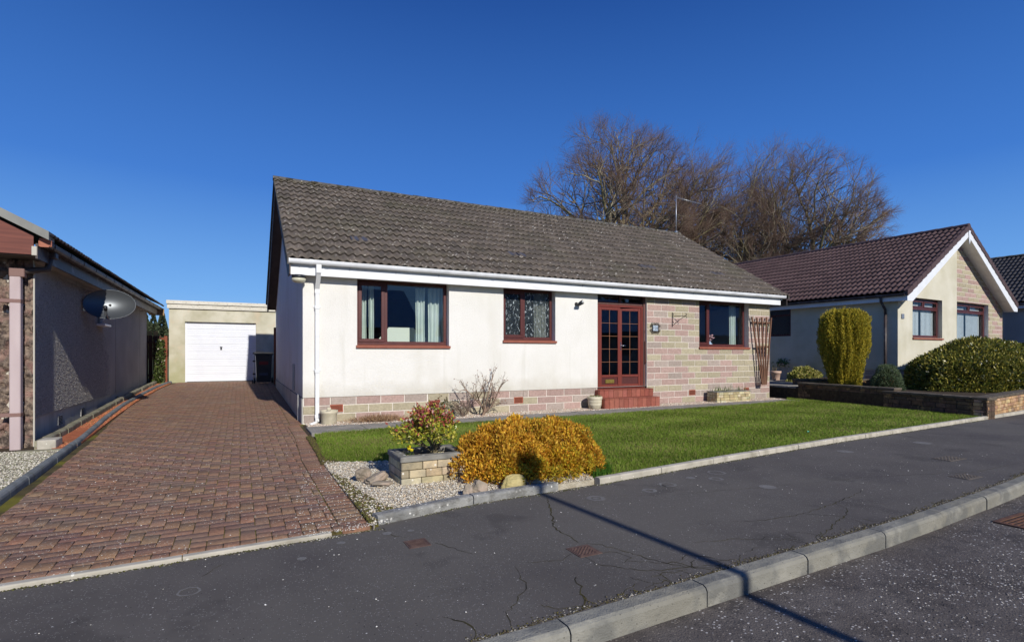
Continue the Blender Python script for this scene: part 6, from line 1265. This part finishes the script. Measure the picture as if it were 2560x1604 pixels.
n=160; P=np.array([-.42,-.02,.22])+rng.normal(size=(n,3))*np.array([.09,.05,.07]); leaves('dark_leaves',P,rng.normal(size=(n,3)),rng.uniform(.04,.07,n),.03,chipcols(n,[(.05,.07,.02),(.10,.09,.03),(.14,.10,.05)]),M['leaf'],o)
dc=empty('dried_perennial',(2.32,10.0,0)); tag(dc,'low clump of dried brown stems in the chippings under the wide window','plant')
n=1500; P=np.stack([rng.normal(size=n)*.22,rng.normal(size=n)*.09,rng.uniform(.0,.03,n)],1); D=np.stack([P[:,0]*2.2+rng.normal(size=n)*.5,P[:,1]*2+rng.normal(size=n)*.4,rng.uniform(.3,1.3,n)],1)
leaves('dry_stems',P,D,rng.uniform(.06,.17,n),.007,chipcols(n,[(.32,.18,.10),(.42,.28,.16),(.22,.12,.07),(.5,.36,.22)]),M['leaf'],dc)
# clipped golden yew
Y1=empty('golden_yew',(15.72,9.42,.30)); tag(Y1,'tall urn shaped clipped golden yew behind the stone wall','conifer')
n=52000; t=rng.random(n)**.85; th=rng.uniform(0,2*np.pi,n); H_=2.22; z=t*H_
def prof(t): return np.interp(t,[0,.10,.35,.60,.78,.90,.97,1.0],[.37,.43,.54,.645,.66,.60,.46,.30])
ribs=.5+.5*np.sin(th*13+np.sin(z*3+th*2)*1.3+1.7*np.sin(th*5)); ribs2=.5+.5*np.sin(th*29+z*2.5+2*np.sin(th*3)); lump=np.sin(th*4+z*5)*.025+.035*np.sin(th*23+z*9)*np.sin(z*17+th*7)
rad=prof(t)*(.77+.20*ribs**.7+.09*ribs2)+lump; rad*=1-.30*rng.random(n)**1.8
P=np.stack([rad*np.cos(th),rad*np.sin(th),z+rng.normal(size=n)*.02],1); D=np.stack([np.cos(th)*.55,np.sin(th)*.55,np.ones(n)*1.3],1)+rng.normal(size=(n,3))*.38
C=chipcols(n,[(.42,.34,.03),(.50,.40,.04),(.33,.30,.03),(.54,.41,.05),(.27,.25,.025)],.16)
leaves('foliage',P,D,rng.uniform(.035,.075,n),.020,C,M['leaf'],Y1)
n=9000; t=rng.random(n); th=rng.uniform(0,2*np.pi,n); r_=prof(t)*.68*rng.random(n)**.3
leaves('shaded_inner_foliage',np.stack([r_*np.cos(th),r_*np.sin(th),t*H_*.95],1),rng.normal(size=(n,3))+np.array([0,0,1]),rng.uniform(.07,.12,n),.06,chipcols(n,[(.10,.11,.02),(.13,.12,.02)]),M['leaf'],Y1)  # inner leaves coloured darker, so the gaps look shaded
n=1500; th=rng.uniform(0,2*np.pi,n); r_=rng.random(n)**.5*.45; k_=rng.integers(0,26,n); aa=k_*2.4; sx_=.52*np.sqrt(k_/26)*np.cos(aa); sy_=.52*np.sqrt(k_/26)*np.sin(aa); hgt=rng.random(n)*rng.uniform(.08,.26,26)[k_]
leaves('top_sprays',np.stack([sx_+rng.normal(size=n)*.02,sy_+rng.normal(size=n)*.02,2.12-.22*(sx_**2+sy_**2)/.27+hgt],1),rng.normal(size=(n,3))*.4+np.array([0,0,1]),.05,.018,chipcols(n,[(.42,.33,.05),(.34,.28,.03)]),M['leaf'],Y1)
mb=MB(); mb.tube([(0,0,-.05),(0,0,1.5)],[.09,.03],8); mb.build('trunk',M['trellis'],Y1)
# rhododendron mound
def mound(name,label,loc,rad,n,nin,Ln,Wd,pal,cat,m,seed,lob=.10,zc=0,rough=1,ups=.5,pal_in=((.03,.045,.012),)):
    rs=np.random.default_rng(seed); o=empty(name,loc); tag(o,label,cat); d=rs.normal(size=(n,3)); d[:,2]=np.abs(d[:,2])-.15*rs.random(n); d/=np.linalg.norm(d,axis=1,keepdims=True)
    lump=1+lob*(np.sin(d[:,0]*7+seed)*np.cos(d[:,1]*6)+.7*np.sin(d[:,2]*9+d[:,0]*4)+.5*np.sin(d[:,0]*17+d[:,1]*13))-.10*rs.random(n)**1.5
    P=d*np.array(rad)*lump[:,None]; P[:,2]=np.maximum(P[:,2]+zc,.02)
    D=d*np.array([.8,.8,.6])+np.array([0,0,ups])+rs.normal(size=P.shape)*.55*rough; pal=np.array(pal); C=np.clip(pal[rs.integers(0,len(pal),n)]*(1+rs.normal(size=(n,1))*.15),0,1)
    leaves('foliage',P,D,Ln*rs.uniform(.6,1.25,n),Wd*rs.uniform(.7,1.2,n),C,m,o)
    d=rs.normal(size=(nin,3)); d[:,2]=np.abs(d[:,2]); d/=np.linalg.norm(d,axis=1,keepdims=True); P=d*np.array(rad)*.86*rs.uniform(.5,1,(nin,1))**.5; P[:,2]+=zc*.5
    pi_=np.array(pal_in); leaves('shaded_inner_foliage',P,rs.normal(size=P.shape),Ln*1.4,Wd*2,pi_[rs.integers(0,len(pi_),nin)],m,o)  # inner leaves take a darker palette: shade put into the colour
    mb=MB()
    for k in range(6): a=k*1.05; mb.tube([(0.05*math.cos(a),.05*math.sin(a),-.05),(rad[0]*.35*math.cos(a),rad[1]*.35*math.sin(a),rad[2]*.4),(rad[0]*.6*math.cos(a),rad[1]*.6*math.sin(a),rad[2]*.65)],[.03,.02,.01],6)
    mb.build('stems',M['trellis'],o); return o
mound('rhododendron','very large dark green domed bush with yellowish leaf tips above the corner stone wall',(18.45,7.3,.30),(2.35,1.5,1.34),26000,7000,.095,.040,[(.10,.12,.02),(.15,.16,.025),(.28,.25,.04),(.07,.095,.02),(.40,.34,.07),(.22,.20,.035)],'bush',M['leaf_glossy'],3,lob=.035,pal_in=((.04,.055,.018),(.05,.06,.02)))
mound('round_bush','small grey green fine leaved bush at the brown corner downpipe',(15.5,8.15,.30),(.36,.36,.66),7000,1500,.05,.012,[(.13,.18,.09),(.17,.22,.12),(.08,.12,.05)],'bush',M['leaf'],5,lob=.06)
mound('variegated_bush','low pale yellow variegated bush to the left of the golden yew',(17.1,11.6,.32),(.62,.42,.46),3600,900,.085,.045,[(.50,.46,.14),(.58,.52,.22),(.34,.34,.08),(.22,.26,.05)],'bush',M['leaf'],6,lob=.10)
mound('creeping_plant','low dark heather spilling over the inner stone kerb by the pale yellow bush',(17.0,10.9,.30),(.75,.35,.16),2600,500,.05,.014,[(.10,.07,.05),(.14,.10,.07),(.07,.07,.04)],'plant',M['leaf'],7)
mb=MB(); wp=tag(empty('wall_planter',(16.0,13.4,1.05)),'tiny green plant fixed on the shaded side wall of the cream gabled house','plant'); wp.location=inh3(-.06,3.75,.95)
leaves('leaves',rng.normal(size=(120,3))*np.array([.05,.12,.07]),rng.normal(size=(120,3)),.09,.04,chipcols(120,[(.06,.14,.05),(.09,.18,.07)]),M['leaf'],wp)
mb=MB(); mb.cbox(-.05,.05,-.10,.10,-.10,-.03,.01); mb.build('holder',M['potpink'],wp)
rock('white stone resting on the coping near the golden yew',(14.72,8.25,.36),(.16,.08,.06),23,m=mat('white_stone',(.5,.52,.55),rough=.8))
bpy.data.objects[[o.name for o in COL.objects if o.name.startswith('rock')][-1]]['group']='rocks on the raised bed'
# scraps of litter on the lawn
for i,(x,y_,s,l) in enumerate([(3.62,5.35,.03,'tiny white paper scrap on the lawn near the orange shrub'),(8.0,5.35,.03,'tiny green plastic scrap on the lawn near the edging')]):
    mb=MB(); mb.add([(x-s,y_,.035),(x,y_-s*.6,.045),(x+s,y_+.01,.04),(x,y_+s*.6,.05)],[(0,1,2,3)]); tag(mb.build('litter_scrap',M['upvc'] if i==0 else mat('green_plastic',(.1,.5,.35),rough=.5)),l,'litter')
# ================================================================== TREES
wind=np.array([.89,-.455,0.0])
def tree(label,px,Z,H_,seed,trunk,r,off,ws,limbs,zc=None,rz=None,k4=5,k5=4):
    x=(px-1280)/1330*Z; X=.8904*x+.4553*Z; Yw=-.4553*x+.8904*Z; s=H_/18.0; zc=zc or H_*.60; rz=rz or H_*.40
    o=empty('bare_beech_tree',(X,Yw,.2)); tag(o,label,'tree','bare beeches behind the houses')
    c=np.array([.89*off,-.455*off,zc]); er=np.array([r,r,rz])
    sp=[dict(len=H_*.50,r0=trunk,r1=.45,seg=8,wig=.06),
        dict(n=limbs,len=H_*.75,r0=trunk*.50,r1=.20,seg=10,wig=.115,tilt=(12,74),t=(.30,1.0),up=.06,wind=.01*ws,fit='full'),
        dict(n=10,len=H_*.30,r0=.095*s,r1=.28,seg=7,wig=.18,tilt=(22,68),t=(.22,1),up=.05,wind=.012*ws,fit='cap'),
        dict(n=max(5,min(7,limbs-4)),len=H_*.15,r0=.046*s,r1=.33,seg=5,wig=.17,tilt=(22,65),t=(.25,1),up=.05,wind=.03*ws,fit='cap'),
        dict(n=k4,len=H_*.075,r0=.019*s,r1=.4,seg=3,wig=.14,tilt=(18,52),t=(.3,1),up=.06,wind=.10*ws,fit='cap'),
        dict(n=k5,len=H_*.045,r0=.0105*s,r1=.6,seg=2,wig=.10,tilt=(15,45),t=(.2,1),up=.05,wind=.18*ws)]
    lv=grow(seed,(0,0,-.3),(.89*off*.06,-.455*off*.06,1),sp,wind,ell=(c,er))
    cl=[(.24,.20,.085),(.24,.20,.10),(.27,.235,.155),(.24,.195,.145),(.175,.12,.09),(.165,.105,.078)]
    def cf(i,n): 
        return np.clip(np.array(cl[i])[None]*(1+rng.normal(size=(n,1))*.18),0,1)
    branch_mesh('trunk',lv,[0,1],[10,7],cf,o); branch_mesh('crown',lv,[2,3,4,5],[5,4,3,3],cf,o); return o
tree('leftmost and tallest bare beech with a broad crown above the grey roof',1528,45,21.2,101,.46,7.0,-.2,.1,15,zc=12.8,rz=8.0,k4=6,k5=4)
tree('bare beech with a slim straight trunk left of the aerial mast',1648,47,20.6,102,.34,4.6,.6,.8,10)
tree('bare beech directly behind the aerial mast leaning to the right',1705,46,20.6,133,.33,5.0,1.6,1.0,11)
tree('bare beech forking low just right of the aerial mast',1765,46,20.4,104,.30,4.6,1.6,1.0,10)
tree('thin bare beech in the dip where both roofs meet',1850,45,19.0,105,.24,4.0,.9,1.0,8)
tree('bare beech with dense upright limbs right of the roof junction',1905,46,19.4,106,.34,4.6,.8,1.0,11)
tree('rightmost wind swept bare beech above the brown tiled roof',1965,44,18.6,107,.40,5.4,1.7,1.0,15,zc=10.4,rz=8.0,k4=5,k5=4)
# far conifer wood seen between the left wall and the garage
n=52; Vs=[];Ds=[];Ls=[];Cs=[]
for i in range(n):
    x=rng.uniform(-42,6) if i>14 else rng.uniform(-22,-9); y_=rng.uniform(118,150); h=rng.uniform(7.0,10.0)*y_/130; m_=520; t=rng.random(m_)**.7; a=rng.uniform(0,2*np.pi,m_); r_=(1-t)*h*.20*(.6+.4*rng.random(m_))+.05
    Vs.append(np.stack([x+r_*np.cos(a)*.5,y_+r_*np.sin(a)*.5,t*h],1)); Ds.append(np.stack([np.cos(a),np.sin(a),np.full(m_,-.25)],1)); Ls.append(.4+(1-t)*1.5); Cs.append(chipcols(m_,[(.055,.075,.035),(.07,.085,.04),(.04,.06,.03)]))
wd=leaves('woodland',np.concatenate(Vs),np.concatenate(Ds),np.concatenate(Ls),.8,np.concatenate(Cs),M['needles']); tag(wd,'far dark conifer wood seen between the grey wall and the garage','wood',kind='stuff')
# ================================================================== ACROSS THE STREET (outside the frame: casts the shadow on the footpath, fills the panes)
Lp=empty('street_lamp',(3.06,-3.9,-.04)); tag(Lp,'grey steel street lamp across the road whose thin shadow crosses the footpath','street lamp')
mb=MB(); mb.tube([(0,0,0),(0,0,.9)],.07,14); mb.tube([(0,0,.9),(0,0,4.7)],[.05,.038],14); mb.build('post',M['galv'],Lp)
mb=MB(); mb.lathe((0,0,4.62),[(.04,0),(.11,.06),(.14,.30),(.12,.38),(.02,.44)],16); mb.build('lantern',M['plinth_grey'],Lp)
def opp(label,x0,x1,h):
    o=empty('opposite_house',(0,0,0)); tag(o,label,'house','houses across the street'); mb=MB(); mb.prism([(-21.5,-.2),(-13.5,-.2),(-13.5,3.0),(-17.5,h-.3),(-21.5,3.0)],x0,x1,'x')
    mb.build('rendered_wall',M['render_grey'],o); mb=MB(); mb.prism([(-22,2.75),(-17.5,h-.15),(-13.0,2.75),(-13.0,2.97),(-17.5,h+.1),(-22,2.97)],x0-.4,x1+.4,'x'); mb.build('roof',M['tile_dark'],o)
    mb=MB(); mb.box(x0-.4,x1+.4,-13.0,-12.97,2.6,2.95); mb.prism([(-22,2.7),(-17.5,h-.25),(-13.0,2.7),(-13.0,2.9),(-17.5,h),(-22,2.9)],x1+.4,x1+.44,'x'); mb.build('bargeboard',M['redclad'],o)
    for x in (x0+1.5,x0+5.5,x1-3.0):
        mb=MB(); mb.box(x,x+1.8,-13.5,-13.46,1.2,2.4); mb.build('window',M['mahog'],o)
opp('brown roofed house straight across the road from the drive',-6,10.3,5.8)
opp('brown roofed house across the road from the entrance',15,30,6.0)
opp('brown roofed house across the road, farthest along the street',34,50,6.0)
V_=[];D_l=[];L_l=[];C_l=[]
for i in range(34):
    x=30+i*2.4+rng.normal()*.6; y_=-40+rng.normal()*2.5; h=rng.uniform(14,18); m_=420; t=rng.random(m_)**.7; a_=rng.uniform(0,2*np.pi,m_); r_=(1-t)*h*.24*(.6+.4*rng.random(m_))+.05
    V_.append(np.stack([x+r_*np.cos(a_),y_+r_*np.sin(a_),t*h],1)); D_l.append(np.stack([np.cos(a_),np.sin(a_),np.full(m_,-.25)],1)); L_l.append(.4+(1-t)*1.6); C_l.append(chipcols(m_,[(.045,.06,.03),(.06,.07,.035)]))
wd=leaves('woodland',np.concatenate(V_),np.concatenate(D_l),np.concatenate(L_l),1.0,np.concatenate(C_l),M['needles']); tag(wd,'conifer belt behind the houses across the road','wood',kind='stuff')
# ================================================================== CAMERA, LIGHT
cam=bpy.data.cameras.new('camera'); co=bpy.data.objects.new('camera',cam); COL.objects.link(co); scene.camera=co
co.location=(0,0,1.26); co.rotation_euler=(R(90),0,R(-27.08)); cam.sensor_width=36; cam.lens=1330/2560*36; cam.shift_y=83/2560; cam.clip_end=3000; cam.clip_start=.05
SUN_AZ=3.9; SUN_EL=29.0
w=bpy.data.worlds.new('World'); scene.world=w; w.use_nodes=True; N=w.node_tree.nodes; L=w.node_tree.links
sky=N.new('ShaderNodeTexSky'); sky.sky_type='NISHITA'; sky.sun_disc=False; sky.sun_elevation=R(SUN_EL); 
# direction from the scene to the sun: mostly -Y with a little +X
sx,sy=math.sin(R(SUN_AZ)),-math.cos(R(SUN_AZ)); sky.sun_rotation=math.atan2(sx,sy); sky.altitude=300; sky.air_density=1.0; sky.dust_density=.3; sky.ozone_density=3.0
bg=N['Background']; bg.inputs[1].default_value=.085
# clear, polarised-looking winter sky: deepen the Nishita sky with an elevation ramp
tc=N.new('ShaderNodeTexCoord'); sp=N.new('ShaderNodeSeparateXYZ'); L.new(tc.outputs['Generated'],sp.inputs[0])
rp=N.new('ShaderNodeValToRGB'); L.new(sp.outputs[2],rp.inputs[0]); e=rp.color_ramp; K=1/.085
stops=[(0,(.29,.56,.93)),(.10,(.155,.41,.88)),(.28,(.046,.20,.66)),(.55,(.0125,.082,.36)),(1,(.006,.045,.22))]
e.elements[0].position=0; e.elements[1].position=1
for p_,c_ in stops[1:-1]: e.elements.new(p_)
for el,(p_,c_) in zip(sorted(e.elements,key=lambda q:q.position),stops): el.color=(*c_,1)
sc=N.new('ShaderNodeVectorMath'); sc.operation='SCALE'; sc.inputs['Scale'].default_value=K; L.new(rp.outputs[0],sc.inputs[0])
mx=N.new('ShaderNodeMix'); mx.data_type='RGBA'; mx.inputs[0].default_value=.88; L.new(sky.outputs[0],mx.inputs[6]); L.new(sc.outputs[0],mx.inputs[7]); L.new(mx.outputs[2],bg.inputs[0])
sun=bpy.data.lights.new('sun','SUN'); so=bpy.data.objects.new('sun',sun); COL.objects.link(so); sun.energy=4.4; sun.angle=R(.5); sun.color=(1,.955,.88)
d=Vector((sx*math.cos(R(SUN_EL)),sy*math.cos(R(SUN_EL)),math.sin(R(SUN_EL)))); so.rotation_euler=d.to_track_quat('Z','Y').to_euler(); so.location=(0,-20,20)
scene.view_settings.view_transform='Standard'; scene.view_settings.look='None'; scene.view_settings.exposure=0; scene.view_settings.gamma=1
